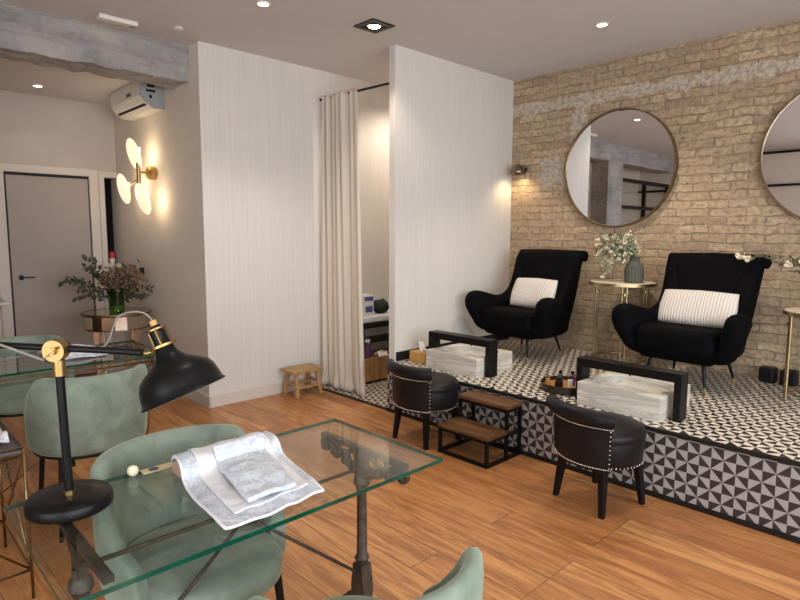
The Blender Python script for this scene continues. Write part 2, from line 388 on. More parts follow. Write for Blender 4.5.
# ------------------------------------------------------------------ room shell
struct(B((-6.6, -2.3, -0.1), (2.0, 5.05, 0)).build('floor', M['planks']))
struct(B((-4.73, -2.3, H), (2.0, 5.05, H + 0.1)).build('ceiling', M['ceiling']))
struct(B((-6.6, -2.3, 2.75), (-5.03, 2.168, 2.87)).build('ceiling', M['ceiling']))
struct(B((-3.62, YB, 0), (2.0, 5.05, H)).build('wall_back', M['brick']))
struct(B((-4.55, YB, 0), (-3.62, 5.05, H)).build('wall_passage', M['plaster']))
struct(B((-6.7, 2.168, 0), (-4.56, 5.05, H)).build('wall_corner', M['plaster']))
struct(B((-4.56, 2.166, 0), (-4.55, YB, H)).build('wall_curtain_side', M['wallpaper']))
mb = MB(); mb.box((-3.60, 3.33, 0), (-3.53, YB, H))
struct(B((-3.60, 3.235, 0), (-3.476, 3.33, 0.006)).build('passage_tiles', M['floortile']))
struct(mb.build('wall_partition', M['wallpaper']))
# left (door) wall with openings
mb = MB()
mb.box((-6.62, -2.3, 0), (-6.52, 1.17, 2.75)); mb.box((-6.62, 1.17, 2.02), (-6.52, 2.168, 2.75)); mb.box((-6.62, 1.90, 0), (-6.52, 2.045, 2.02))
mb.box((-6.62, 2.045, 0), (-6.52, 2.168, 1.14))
struct(mb.build('wall_left', M['shadedplaster']))
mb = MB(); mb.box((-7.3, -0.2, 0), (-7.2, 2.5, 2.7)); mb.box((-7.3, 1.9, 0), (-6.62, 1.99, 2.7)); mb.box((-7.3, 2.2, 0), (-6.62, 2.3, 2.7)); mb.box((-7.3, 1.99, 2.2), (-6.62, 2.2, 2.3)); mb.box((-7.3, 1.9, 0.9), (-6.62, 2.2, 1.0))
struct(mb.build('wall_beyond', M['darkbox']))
# right wall with window band, front wall
mb = MB()
mb.box((1.9, -2.3, 0), (2.0, 5.05, 0.55)); mb.box((1.9, -2.3, 2.72), (2.0, 5.05, H)); mb.box((1.9, -2.3, 0.55), (2.0, -1.6, 2.72)); mb.box((1.9, 3.5, 0.55), (2.0, 5.05, 2.72))
struct(mb.build('wall_right', M['plaster']))
mb = MB(); mb.box((-6.6, -2.3, 0), (-1.4, -2.2, H)); mb.box((1.7, -2.3, 0), (1.9, -2.2, H)); mb.box((-1.4, -2.3, 2.45), (1.7, -2.2, H))
struct(mb.build('wall_front', M['plaster']))
def glazing(n, a0, a1, z0, z1, pos, axis, cols, rows):
    fr = MB(); pn = MB()
    def bx(m_, u0, u1, w0, w1, t):
        if axis == 'x': m_.box((pos - t, u0, w0), (pos + t, u1, w1))
        else: m_.box((u0, pos - t, w0), (u1, pos + t, w1))
    for i in range(cols + 1):
        u = a0 + (a1 - a0) * i / cols; bx(fr, max(a0, u - .03), min(a1, u + .03), z0, z1, .03)
    for z in rows: bx(fr, a0, a1, z - .03, z + .03, .031)
    f = fr.build('window_' + n, M['blacktrim']); struct(f)
    bx(pn, a0, a1, z0, z1, .004); pn.build('pane', M['pane'], f)
glazing('1', -1.6, 3.5, 0.55, 2.72, 1.95, 'x', 4, (0.58, 2.2, 2.69))
glazing('2', -1.4, 1.7, 0.0, 2.45, -2.25, 'y', 3, (0.03, 2.1, 2.42))
for i, z in enumerate((2.90, 2.33)):
    struct(B((-6.0, -2.2, z - .02), (-1.42, -2.16, z + .02)).build('trim_%d' % (i + 1), M['blacktrim']))
# black glazed screen under the beam (seen in the round mirror) and its column
struct(B((-5.02, 0.0, 0), (-4.72, 0.52, 2.95)).build('concrete_column', M['concrete']))
struct(B((-4.95, -0.10, 0), (-4.78, 0.0, 2.45)).build('trim_3', M['white']))
glazing('3', -2.2, -0.10, 0.0, 2.45, -4.85, 'x', 2, (0.03, 1.95, 2.42))
struct(B((-5.5, -2.2, 0), (-5.42, -0.05, 2.75)).build('wall_screen', M['marbletop']))
# beam
def rough_beam(bm):
    bmesh.ops.subdivide_edges(bm, edges=[e for e in bm.edges if e.calc_length() > 1], cuts=160, use_grid_fill=True)
    bmesh.ops.subdivide_edges(bm, edges=[e for e in bm.edges if 0.2 < e.calc_length() < 1], cuts=8, use_grid_fill=True)
    for v in bm.verts:
        p = v.co; edge = min(abs(p.z - 2.67), abs(p.z - 2.975))
        a = 0.004 + 0.009 * math.exp(-edge / 0.015)
        n = Vector((noise.noise(p * 9), 0, noise.noise(p * 9 + Vector((9, 3, 1))))) + 0.6 * Vector((noise.noise(p * 31), 0, noise.noise(p * 31 + Vector((5, 3, 1)))))
        v.co = p + n * a
struct(B((-5.03, -2.2, 2.67), (-4.72, 2.19, 2.975)).build('concrete_beam', M['concrete'], fn=rough_beam))
# platform: body, tiled riser, tiled top
mb = MB(); mb.box((-3.475, 3.203, 0.0), (1.9, YB, P - 0.006))
struct(mb.build('platform', M['blacktrim']))
struct(B((-3.475, 3.205, P - 0.008), (1.9, YB, P)).build('platform_tiles', M['floortile']))
mb = MB(); mb.box((-3.475, 3.197, 0.03), (1.9, 3.206, P - 0.02))
struct(mb.build('riser_tiles', M['risertile']))
struct(B((-3.48, 3.19, 0), (1.9, 3.205, 0.03)).build('trim_4', M['blacktrim']))
struct(B((-3.478, 3.188, P - 0.018), (1.9, 3.212, P + 0.002)).build('trim_5', M['blacktrim']))
struct(B((-4.55, 3.235, 0.0), (-3.60, YB, 0.006)).build('passage_tiles', M['floortile']))
struct(B((-4.55, 3.205, 0), (-3.48, 3.235, 0.009)).build('trim_6', M['blacktrim']))
# skirting boards
struct(B((-4.55, 2.155, 0), (-4.536, 3.9, 0.105)).build('baseboard_curtain_side', M['trimwhite'], bevel=.004))
struct(B((-6.5, 2.154, 0), (-4.536, 2.168, 0.105)).build('baseboard_corner', M['trimwhite'], bevel=.004))
struct(B((-3.53, 3.345, P), (-3.518, YB, P + 0.075)).build('baseboard_partition', M['blacktrim']))
# door and casing
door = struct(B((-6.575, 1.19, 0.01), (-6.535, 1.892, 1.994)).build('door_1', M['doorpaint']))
mb = MB(); mb.lathe([(1e-5, 0), (.024, 0), (.024, .01), (.009, .012), (.009, .05), (1e-5, .05)], 20, Matrix.Translation((-6.537, 1.262, 1.03)) @ Matrix.Rotation(PI / 2, 4, 'Y'))
mb.bar((-6.50, 1.256, 1.03), (-6.50, 1.37, 1.03), .016, .012); mb.build('door_handle', M['black'], door)
mb = MB(); mb.box((-6.60, 1.17, 0), (-6.52, 1.185, 2.0)); mb.box((-6.60, 1.893, 0), (-6.52, 1.90, 2.0)); mb.box((-6.60, 1.17, 1.998), (-6.52, 1.90, 2.02)); mb.box((-6.66, 1.15, 0), (-6.6, 1.92, 2.03))
struct(mb.build('trim_7', M['blacktrim']))
mb = MB(); mb.box((-6.52, 1.08, 0), (-6.505, 1.17, 2.09)); mb.box((-6.52, 1.90, 0), (-6.505, 1.985, 2.09)); mb.box((-6.52, 1.17, 2.02), (-6.505, 1.90, 2.09))
struct(mb.build('trim_8', M['trimwhite'], bevel=.003))
mb = MB(); mb.box((-6.52, 1.99, 0), (-6.507, 2.04, 2.08)); mb.box((-6.52, 2.04, 2.025), (-6.507, 2.166, 2.08)); mb.box((-6.53, 2.04, 1.10), (-6.50, 2.166, 1.14))
struct(mb.build('trim_9', M['trimwhite']))
mb = MB(); mb.box((-6.52, -1.5, 0), (-6.508, 0.98, 2.09)); mb.box((-6.52, .985, 0), (-6.508, 1.075, 2.09))
struct(mb.build('trim_10', M['trimwhite'], bevel=.003))

# ------------------------------------------------------------------ ceiling fittings
sq = thing('ceiling_spotlight', 'square black framed recessed spotlight in the ceiling near the partition top', 'ceiling light', (-3.33, 2.93, H))
mb = MB()
for a, b in (((-.085, -.085), (.085, -.055)), ((-.085, .055), (.085, .085)), ((-.085, -.055), (-.055, .055)), ((.055, -.055), (.085, .055))):
    mb.box((a[0], a[1], -.008), (b[0], b[1], 0.0))
mb.build('frame', M['black'], sq)
MB().lathe([(.075, -.004), (.05, -.002), (.043, -0.012), (.04, -.002), (1e-5, -.002)], 28).build('bezel', M['duct'], sq, smooth=True)
MB().lathe([(1e-5, -.009), (.034, -.009), (.036, -.003)], 24).build('bulb', M['glow'], sq)
sq.scale = (1.25, 1.25, 1)
def small_spot(x, y, z, label):
    t = thing('ceiling_spotlight', label, 'ceiling light', (x, y, z), 0, 'small round ceiling spotlights')
    MB().lathe([(.048, 0), (.048, -.006), (.036, -.008), (.034, 0)], 24).build('trim_ring', M['white'], t, smooth=True)
    MB().lathe([(1e-5, -.0045), (.032, -.0045), (.034, -.001)], 20).build('bulb', M['glow'], t)
    return t
small_spot(-2.17, 4.08, H, 'small round lit spotlight in the ceiling above the round mirrors')
small_spot(-3.53, 2.14, H, 'small round lit spotlight at the top edge of the photo, above the plain wall')
small_spot(-6.1, 1.40, 2.75, 'small round lit spotlight in the low ceiling of the back room')
small_spot(-0.9, 2.9, H, 'round lit spotlight in the ceiling outside the frame on the right')
small_spot(-1.6, 0.8, H, 'round lit spotlight in the ceiling above the near glass table')
t = thing('emergency_light', 'long slim white emergency light on the ceiling beside the concrete beam', 'light fitting', (-4.49, 1.55, H))
B((-.035, -.13, -.03), (.035, .13, 0)).build('housing', M['white'], t, bevel=.006)
B((-.025, .085, -.033), (.02, .12, -.028)).build('indicator', M['grey'], t)
tag(MB().lathe(disc_prof(.035, 2.935, H, .006), 24, Matrix.Translation((-4.36, 1.93, 0))).build('smoke_detector', M['white'], smooth=True, auto=40), 'tiny round white detector on the ceiling near the end of the beam', 'detector')
# lamps of these fittings
spot('square_spot_lamp', (-3.33, 2.93, 2.90), 22, 120, WARM, (-3.2, 3.05, 0))
spot('mirror_spot_lamp', (-2.17, 4.08, 2.90), 55, 105, WARM, (-2.17, 4.05, 0))
spot('wall_spot_lamp', (-3.53, 2.14, 2.90), 26, 110, WARM, (-3.53, 2.14, 0))
spot('back_room_spot_lamp', (-6.1, 1.40, 2.70), 2.0, 120, WARM, (-6.1, 1.40, 0))
spot('right_spot_lamp', (-0.9, 2.9, 2.90), 45, 110, WARM, (-0.9, 2.9, 0))
spot('table_spot_lamp', (-1.6, 0.8, 2.90), 16, 110, WARM, (-1.6, .8, 0))

spot('passage_spot_lamp', (-3.95, 4.35, 2.90), 38, 140, WARM, (-4.2, 4.2, 0))
small_spot(-3.95, 4.35, H, 'small round ceiling spotlight inside the curtained passage')
# air conditioner
ac = thing('air_conditioner', 'white wall-mounted air conditioner below the concrete beam', 'air conditioner', (-5.60, 2.168, 2.525))
prof = [(0, 0.0), (-.10, 0.0), (-.17, .05), (-.205, .10), (-.205, .22), (-.19, .25), (0, .25)]
MB().prism(prof, 0, -.37, .36).build('body', M['white'], ac, bevel=.008)
MB().prism([(y * 1.005, z) for y, z in prof], 0, .362, .38).build('end_panel', M['grey'], ac, bevel=.004)
mb = MB(); mb.add([(-.33, -.140, .026), (.33, -.140, .026), (.33, -.158, .040), (-.33, -.158, .040)], [(0, 1, 2, 3)])
mb.build('air_slot', M['matblack'], ac, solid=.003)
mb = MB(); mb.box((.05, -.208, .12), (.15, -.204, .15)); mb.build('display', M['duct'], ac)
mb = MB(); mb.box((.379, -.15, .17), (.382, -.09, .19)); mb.box((.379, -.16, .13), (.382, -.08, .15)); mb.box((.379, -.135, .08), (.382, -.11, .105)); mb.build('sticker', M['matblack'], ac)

# three-disc sconce
sc = thing('wall_sconce', 'brass wall sconce with three lit opal glass discs', 'wall lamp', (-5.50, 2.168, 2.0))
mb = MB(); mb.lathe([(1e-5, 0), (.055, 0), (.06, .01), (.06, .06), (.05, .07), (1e-5, .07)], 28, Matrix.Rotation(PI / 2, 4, 'X')); mb.build('wall_plate', M['brass'], sc, smooth=True, auto=40)
mb = MB(); mb.tube([(0, -.06, 0), (0, -.15, 0)], .012); mb.tube([(0, -.15, .08), (0, -.15, -.10)], .018); mb.tube([(0, -.15, .06), (-.05, -.15, .16)], .009); mb.tube([(0, -.15, -.06), (-.30, -.165, -.13)], .009); mb.tube([(0, -.15, -.09), (.12, -.15, -.24)], .009)
mb.build('stem', M['brass'], sc, smooth=True, auto=40)
for dx, dy, dz, tl in ((-.05, -.168, .16, -10), (-.30, -.185, -.135, -8), (.12, -.168, -.245, -10)):
    m_ = Matrix.Translation((dx, dy, dz)) @ Matrix.Rotation(math.radians(-1.6 * tl), 4, 'X') @ Matrix.Rotation(PI / 2, 4, 'X')
    d = MB().lathe([(1e-5, .022), (.05, .020), (.10, .012), (.140, 0), (.142, -.004), (.138, -.006), (.10, .004), (.05, .011), (1e-5, .013)], 40, m_).build('glass_disc', M['opal'], sc, smooth=True)
    MB().tube([(dx + .02, dy + .035, dz + .06), (dx + .02, dy + .035, dz - .05)], .016, 12).build('bulb', M['bulb'], d, smooth=True)
l = bpy.data.lights.new('sconce_lamp', 'POINT'); l.energy = 1.3; l.color = (1, .80, .56); l.shadow_soft_size = .12
for q in ((-5.55, 2.03, 2.15), (-5.80, 2.03, 1.86), (-5.37, 2.03, 1.74)):
    o = bpy.data.objects.new('sconce_lamp', l); COL.objects.link(o); o.location = q

tag(B((-5.945, 2.145, 1.05), (-5.87, 2.168, 1.12)).build('light_switch', M['matblack'], bevel=.006), 'small black switch on the wall behind the vase of dried branches', 'switch')

# pewter dome sconce by the brick wall corner
ps = thing('dome_sconce', 'small pewter dome wall lamp shining down the brick corner', 'wall lamp', (-3.38, YB, 2.09))
mb = MB(); mb.lathe([(1e-5, 0), (.035, 0), (.035, .012), (1e-5, .02)], 20, Matrix.Rotation(PI / 2, 4, 'X')); mb.tube([(0, -.01, 0), (0, -.08, .02), (0, -.10, 0)], .009); mb.build('bracket', M['pewter'], ps, smooth=True, auto=40)
MB().lathe([(1e-5, .06), (.02, .058), (.045, .04), (.068, .0), (.075, -.04), (.071, -.04), (.062, 0), (.04, .034), (1e-5, .05)], 28, Matrix.Translation((0, -.11, -.02))).build('shade', M['pewter'], ps, smooth=True)
MB().sphere((0, -.11, -.02), .022).build('bulb', M['glow'], ps, smooth=True)
spot('dome_sconce_lamp', (-3.38, YB - .11, 2.045), 4.5, 155, (1, .76, .42), (-3.38, YB - .09, 0), .05, .9)

# ------------------------------------------------------------------ round mirrors
def round_mirror(x, z, label):
    t = thing('round_mirror', label, 'mirror', (x, YB, z), 0, 'round mirrors on the brick wall')
    r = .5; m_ = Matrix.Rotation(PI / 2, 4, 'X')
    MB().lathe([(r - .012, 0), (r, 0), (r, .045), (r - .012, .045), (r - .012, 0)], 96, m_).build('frame', M['darkbrass'], t, smooth=True, auto=40)
    MB().lathe([(1e-5, .030), (r - .011, .030), (r - .011, .004), (1e-5, .004)], 96, m_).build('mirror_glass', M['mirror'], t)
    return t
round_mirror(-2.415, 2.02, 'round gold framed mirror above the left armchair and vase table')
round_mirror(-.83, 2.02, 'round gold framed mirror cut off by the right edge of the photo')

# ------------------------------------------------------------------ curtain and rod
rod = MB().tube([(-4.55, 3.34, 2.685), (-3.60, 3.34, 2.668)], .010, 12); tag(rod.build('curtain_rod', M['black'], smooth=True, auto=40), 'thin black curtain rod spanning the passage to the partition', 'curtain rod')
def curtain_fn(u, v):
    z = .03 + 2.67 * (1 - v)
    wtop, wbot = .50, .59; k = v
    x = -4.50 + u * (wtop + (wbot - wtop) * k) + .006 * math.sin(3 * v + 9 * u)
    ph = 2 * PI * (7.4 * u + .40 * math.sin(5 * u) + .20 * math.sin(11 * u + 1) + .10 * math.sin(2.2 * v + 7 * u))
    amp = (.022 + .020 * k) * (.75 + .35 * math.sin(13 * u + 2 * v))
    y = 3.325 + amp * math.sin(ph) + .007 * math.sin(2.1 * ph + 1.5 * v)
    x += .012 * math.cos(ph * 1.0) * (0.5 + k)
    if k > .95:
        kk = (k - .95) / .05; y -= .03 * kk * (.5 + .5 * math.sin(ph * .5)); z += .006 * math.sin(ph * 2) * kk; x += .04 * kk * u
    return (max(x, -4.54), y, max(z, .014 + 0.006 * math.sin(30 * u) ))
mb = MB(); mb.grid(curtain_fn, 300, 70)
tag(mb.build('curtain', M['linen'], smooth=True, solid=.004), 'floor-length cream linen curtain gathered at the left of the passage', 'curtain')

# things in the passage
t = thing('wooden_cabinet', 'low wooden cabinet with black plinth on the tiles behind the curtain', 'cabinet', (-4.37, 3.88, .006))
B((-.14, -.32, .02), (.14, .34, .25)).build('body', M['boxwood'], t, bevel=.003)
B((-.13, -.31, 0), (.135, .33, .02)).build('plinth', M['blacktrim'], t)
for k in range(3): B((.14, -.315 + k * .22, .03), (.147, -.10 + k * .22, .245)).build('door', M['boxwood'], t, bevel=.002)
tt = thing('plastic_bottle', 'purple bottle with pale cap on the low wooden cabinet', 'bottle', (-4.27, 3.66, .256))
MB().lathe([(1e-5, 0), (.034, 0), (.036, .01), (.036, .13), (.03, .145), (1e-5, .145)], 20).build('body', M['purple'], tt, smooth=True, auto=40)
MB().lathe([(1e-5, .145), (.03, .145), (.03, .18), (1e-5, .18)], 20).build('cap', M['paper'], tt, smooth=True, auto=40)
mb = MB(); mb.grid(lambda u, v: (-4.3 + .10 * u, 3.76 + .12 * v, .262 + .05 * abs(math.sin(7 * u + 3 * v)) * (u * (1 - u) * 4)), 14, 14)
tag(mb.build('crumpled_wipe', M['paper'], smooth=True, solid=.003), 'crumpled white wipe lying on the low wooden cabinet', 'tissue')
t = thing('metal_shelf_rack', 'black metal rack with thick white top behind the curtain', 'rack', (-4.37, 3.93, .006))
for x in (-.13, .13):
    for y in (-.34, .36): B((x - .008, y - .008, .255), (x + .008, y + .008, .60)).build('leg', M['black'], t)
mb = MB(); mb.box((-.14, -.35, .40), (.14, .37, .406)); mb.build('shelf', M['black'], t)
mb = MB(); mb.box((-.14, -.35, .545), (.14, .37, .552)); mb.build('upper_frame', M['black'], t)
B((-.16, -.37, .60), (.16, .39, .665)).build('top', M['towel'], t, bevel=.02)
t = thing('wet_wipe_box', 'upright white and blue packet standing on the rack top', 'packet', (-4.33, 3.68, .671))
B((-.06, -.07, 0), (.06, .07, .20)).build('carton', M['white'], t, bevel=.01)
mb = MB(); mb.box((.0605, -.05, .14), (.062, .06, .18)); mb.box((.0605, -.04, .03), (.062, .05, .09)); mb.build('printed_band', M['blueprint'], t)
mb = MB(); mb.sphere((0, 0, .07), .075, 12, sc=(.9, 1.25, .95))
def lump(bm):
    for v in bm.verts: v.co += v.co.normalized() * .03 * noise.noise(v.co * 22)
tag(mb.build('dark_bag', M['darkcloth'], smooth=True, fn=lump), 'crumpled dark green cloth bag on the rack top', 'bag').location = (-4.32, 3.88, .668)

# ------------------------------------------------------------------ armchairs
def armchair(name_label, cx, cy, rz=0):
    t = thing('armchair', name_label, 'armchair', (cx, cy, P), rz, 'black velvet armchairs on the platform')
    V = M['blackvelvet']
    side = [(.06, .22), (.01, .32), (-.025, .42), (-.02, .505), (.025, .55), (.10, .56), (.18, .54), (.27, .515), (.34, .525), (.40, .575), (.45, .66), (.50, .77), (.545, .865), (.585, .905), (.65, .912), (.69, .89), (.69, .855), (.668, .815), (.655, .70), (.63, .5), (.59, .32), (.55, .20), (.3, .185)]
    # smooth the outline
    def cr(pts, n=4):
        out = []; N = len(pts)
        for i in range(N):
            p0, p1, p2, p3 = (Vector(pts[(i + k - 1) % N]) for k in range(4))
            for j in range(n):
                s_ = j / n; out.append(tuple(.5 * ((2 * p1) + (p2 - p0) * s_ + (2 * p0 - 5 * p1 + 4 * p2 - p3) * s_ ** 2 + (3 * p1 - p0 - 3 * p2 + p3) * s_ ** 3)))
        return out
    side = cr(side)
    for s_ in (-1, 1):
        mb = MB(); N = len(side); cxs = Vector((sum(p[0] for p in side) / N, sum(p[1] for p in side) / N))
        # rings across the thickness: inset outline to make a full, rounded arm
        rings = [(0.0, .050), (.010, .022), (.03, .006), (.055, 0), (.085, .0), (.11, .008), (.128, .024), (.138, .052)]
        vs = []
        nrm = []
        for i in range(N):
            d = Vector(side[(i + 1) % N]) - Vector(side[i - 1]); d.normalize(); nrm.append(Vector((d.y, -d.x)))
        area_ = sum(side[i][0] * side[(i + 1) % N][1] - side[(i + 1) % N][0] * side[i][1] for i in range(N))
        sg = -1 if area_ > 0 else 1
        for xo, ins in rings:
            for i in range(N):
                q = Vector(side[i]) + nrm[i] * sg * ins
                # flare outward with height, fuller at the front of the arm
                zf = math.sin(PI / 2 * min(1.0, max(0.0, (q.y - .18) / .30))); k_ = min(1.0, max(0.0, (q.x - .08) / .42)); k_ = k_ * k_ * (3 - 2 * k_)
                hw = (.32 + .14 * zf) * (1 - k_) + (.27 + .075 * (q.y - .2) / .7) * k_
                xx = hw - .138 + xo
                vs.append((s_ * xx, q.x, q.y))
        fs = []
        R_ = len(rings)
        for r_ in range(R_ - 1):
            for i in range(N): fs.append((r_ * N + i, r_ * N + (i + 1) % N, (r_ + 1) * N + (i + 1) % N, (r_ + 1) * N + i))
        fs.append(tuple(range(N))); fs.append(tuple((R_ - 1) * N + i for i in range(N)))
        mb.add(vs, fs); mb.build('arm', V, t, smooth=True, auto=60)
    # backrest
    def back(u, v):
        # u around closed section, v height
        z = .30 + .635 * v; w_ = .20 + .10 * v; yc = .46 + .15 * v + .02 * v * v
        a = 2 * PI * u; ca, sa = math.cos(a), math.sin(a)
        e = .35; X = math.copysign(abs(ca) ** e, ca) * w_; Y = math.copysign(abs(sa) ** .6, sa) * .065
        Z = z
        if v > .9: k = (v - .9) / .1; Y *= math.sqrt(max(0.0, 1 - k * k * .96)); X *= 1 - .05 * k * k; Z -= .015 * (X / w_) ** 2
        return (X, yc + Y - .03 * (1 - (X / .33) ** 2), Z)
    mb = MB(); mb.grid(back, 64, 24, True); n0 = len(mb.v) - 64 * 24
    mb.f.append([n0 + i * 24 + 23 for i in range(64)]); mb.m.append(0)
    mb.build('backrest', V, t, smooth=True, auto=70)
    q = MB(); q.tube([(x, .675 - .02 * (x / .34) ** 2, .878) for x in (-.352, -.345, -.2, 0, .2, .345, .352)], [.038, .048, .05, .05, .05, .048, .038], 24); q.build('top_roll', V, t, smooth=True, auto=60)
    B((-.275, .0, .245), (.275, .52, .425)).build('seat_cushion', V, t, smooth=True, bevel=.055, seg=6)
    MB().add([(-.25, .05, .19), (.25, .05, .19), (.21, .55, .19), (-.21, .55, .19), (-.30, .012, .30), (.30, .012, .30), (.23, .6, .30), (-.23, .6, .30)],
             [(0, 3, 2, 1), (4, 5, 6, 7), (0, 1, 5, 4), (1, 2, 6, 5), (2, 3, 7, 6), (3, 0, 4, 7)]).build('base', V, t, smooth=True, bevel=.03, seg=4)
    for sx in (-1, 1):
        for y0, y1 in ((.10, .06), (.48, .53)):
            lg = MB().tube([(sx * .18, y0, .20), (sx * .215, y1, .04)], [.014, .008], 12).build('leg', M['black'], t, smooth=True, auto=50)
            MB().tube([(sx * .214, y1, .045), (sx * .222, y1, .0)], [.0085, .006], 12).build('ferrule', M['brass'], lg, smooth=True, auto=50)
    return t
armchair('black velvet armchair left of the vase table, with a small knit cushion', -2.95, 4.05, math.radians(-4))
armchair('black velvet armchair right of the vase table, with flowers beside its top corner', -1.57, 4.08, math.radians(-4))
def cushion(x, y, z, w_, h_, label, rz=0):
    mb = MB(); n = 40
    for s_ in (-1, 1):
        def f(u, v):
            a, b = 2 * u - 1, 2 * v - 1
            th = .055 * ((1 - a ** 4) * (1 - b ** 4)) ** .5
            k = 1 - .05 * (abs(a * b)) - .0
            px = a * w_ / 2 * (1 - .05 * (1 - b * b) * 0) * k; pz = b * h_ / 2 * (1 - .02 * a * a) * k
            return (px, s_ * th, pz)
        mb.grid(f, n, 24)
    o = mb.build('cushion', M['knit'], smooth=True); tag(o, label, 'cushion', 'ribbed knit cushions')
    o.location = (x, y, z); o.rotation_euler = (math.radians(-24), 0, rz); return o
cushion(-2.885, 4.39, P + .555, .45, .28, 'small cream ribbed cushion on the left black armchair', math.radians(-3))
cushion(-1.535, 4.42, P + .545, .54, .27, 'wide cream ribbed lumbar cushion on the right black armchair', math.radians(-3))

# ------------------------------------------------------------------ pedicure basins and arches
def basin(x0, y0, label):
    t = thing('foot_basin', label, 'foot basin', (x0, y0, P), 0, 'marble foot basins')
    W_, D_, h = .515, .45, .145
    def carve(bm): pass
    # outer block with an oval bowl sunk in its top
    mb = MB(); n = 64; vs = []; fs = []
    def rect(i):
        a = 2 * PI * i / n; ca, sa = math.cos(a), math.sin(a); k = 1 / max(abs(ca), abs(sa)); return (ca * k * W_ / 2, sa * k * D_ / 2)
    rings = []
    for z in (0, h): rings.append([(rect(i)[0], rect(i)[1], z) for i in range(n)])
    for k, z in ((1, h), (.97, h - .006), (.93, h - .05), (.82, h - .09), (.5, h - .10), (.02, h - .10)):
        def sup(i, k=k):
            a = 2 * PI * i / n; ca, sa = math.cos(a), math.sin(a)
            return (math.copysign(abs(ca) ** .6, ca) * (W_ / 2 - .032) * k, math.copysign(abs(sa) ** .6, sa) * (D_ / 2 - .032) * k)
        rings.append([(sup(i)[0], sup(i)[1], z) for i in range(n)])
    for r_ in rings: vs += r_
    for r_ in range(len(rings) - 1):
        for i in range(n): fs.append((r_ * n + i, r_ * n + (i + 1) % n, (r_ + 1) * n + (i + 1) % n, (r_ + 1) * n + i))
    fs.append(tuple(range(n))); fs.append(tuple((len(rings) - 1) * n + i for i in range(n)))
    vs = [(x + W_ / 2, y + D_ / 2, z) for x, y, z in vs]
    mb.add(vs, fs); mb.build('block', M['marble'], t)
    MB().lathe([(1e-5, h - .098), (.02, h - .098), (.02, h - .094), (1e-5, h - .094)], 20, Matrix.Translation((W_ / 2, D_ / 2, 0))).build('drain', M['silver'], t)
    mb = MB(); mb.box((.12, D_ - .03, h), (.22, D_ - .008, h + .02)); mb.tube([(.17, D_ - .02, h + .012), (.17, D_ - .06, h + .028), (.17, D_ - .09, h + .01)], .007); mb.build('tap', M['black'], t)
    return t
def arch(x0, x1, y0, label):
    t = thing('foot_rest_arch', label, 'footrest', ((x0 + x1) / 2, y0, P), 0, 'black arches over the foot basins')
    w_ = (x1 - x0) / 2
    B((-w_, 0, .225), (w_, .10, .278)).build('top_rail', M['matblack'], t, bevel=.003)
    for s_ in (-1, 1): B((min(s_ * w_, s_ * (w_ - .042)), 0, 0), (max(s_ * w_, s_ * (w_ - .042)), .10, .225)).build('leg', M['matblack'], t, bevel=.003)
basin(-3.195, 3.36, 'striped marble foot basin in front of the left armchair')
basin(-1.83, 3.31, 'striped marble foot basin in front of the right armchair')
arch(-3.25, -2.625, 3.445, 'black arched footrest straddling the left marble basin')
arch(-1.89, -1.235, 3.395, 'black arched footrest straddling the right marble basin')

t = thing('tissue_box', 'golden wooden tissue box on the tiled platform by the partition', 'tissue box', (-3.37, 3.50, P))
B((-.09, -.065, 0), (.09, .065, .085)).build('box', M['carton'], t, bevel=.004)
mb = MB(); mb.grid(lambda u, v: ((u - .5) * (.10 - .05 * v), .02 * math.sin(9 * u + 4 * v), .085 + .07 * v * (1 + .25 * math.sin(12 * u))), 16, 10); mb.build('tissue', M['paper'], t, smooth=True, solid=.002)

tr = thing('round_tray', 'dark round metal tray of small bottles between the basins', 'tray', (-2.06, 3.57, P))
MB().lathe([(1e-5, 0), (.155, 0), (.17, .01), (.172, .055), (.166, .055), (.162, .014), (1e-5, .012)], 48).build('dish', M['duct'], tr, smooth=True, auto=40)
MB().lathe([(1e-5, .013), (.158, .013), (.158, .030), (1e-5, .030)], 48).build('lining', M['amber'], tr)
def bottle(x, y, r, h, m1, m2, label):
    t = thing('small_bottle', label, 'bottle', (x, y, P + .0305), 0, 'bottles on the round tray')
    MB().lathe([(1e-5, 0), (r, 0), (r, h * .7), (r * .45, h * .78), (r * .45, h * .8), (1e-5, h * .8)], 18).build('body', M[m1], t, smooth=True, auto=40)
    MB().lathe([(1e-5, h * .78), (r * .55, h * .78), (r * .55, h), (1e-5, h)], 14).build('cap', M[m2], t, smooth=True, auto=40)
bottle(-2.05, 3.46, .027, .07, 'matblack', 'black', 'squat black pot at the front of the round tray')
bottle(-1.985, 3.495, .017, .09, 'paper', 'duct', 'bottle with cream label beside the black pot on the tray')
bottle(-2.10, 3.56, .02, .10, 'vasegrey', 'matblack', 'grey bottle at the middle of the round tray')
bottle(-2.03, 3.60, .02, .10, 'purple', 'matblack', 'dark purple bottle at the back of the round tray')
bottle(-2.16, 3.50, .016, .06, 'amber', 'brass', 'amber bottle at the left edge of the round tray')
bottle(-1.96, 3.57, .018, .08, 'amber', 'purple', 'amber bottle near the basin on the round tray')

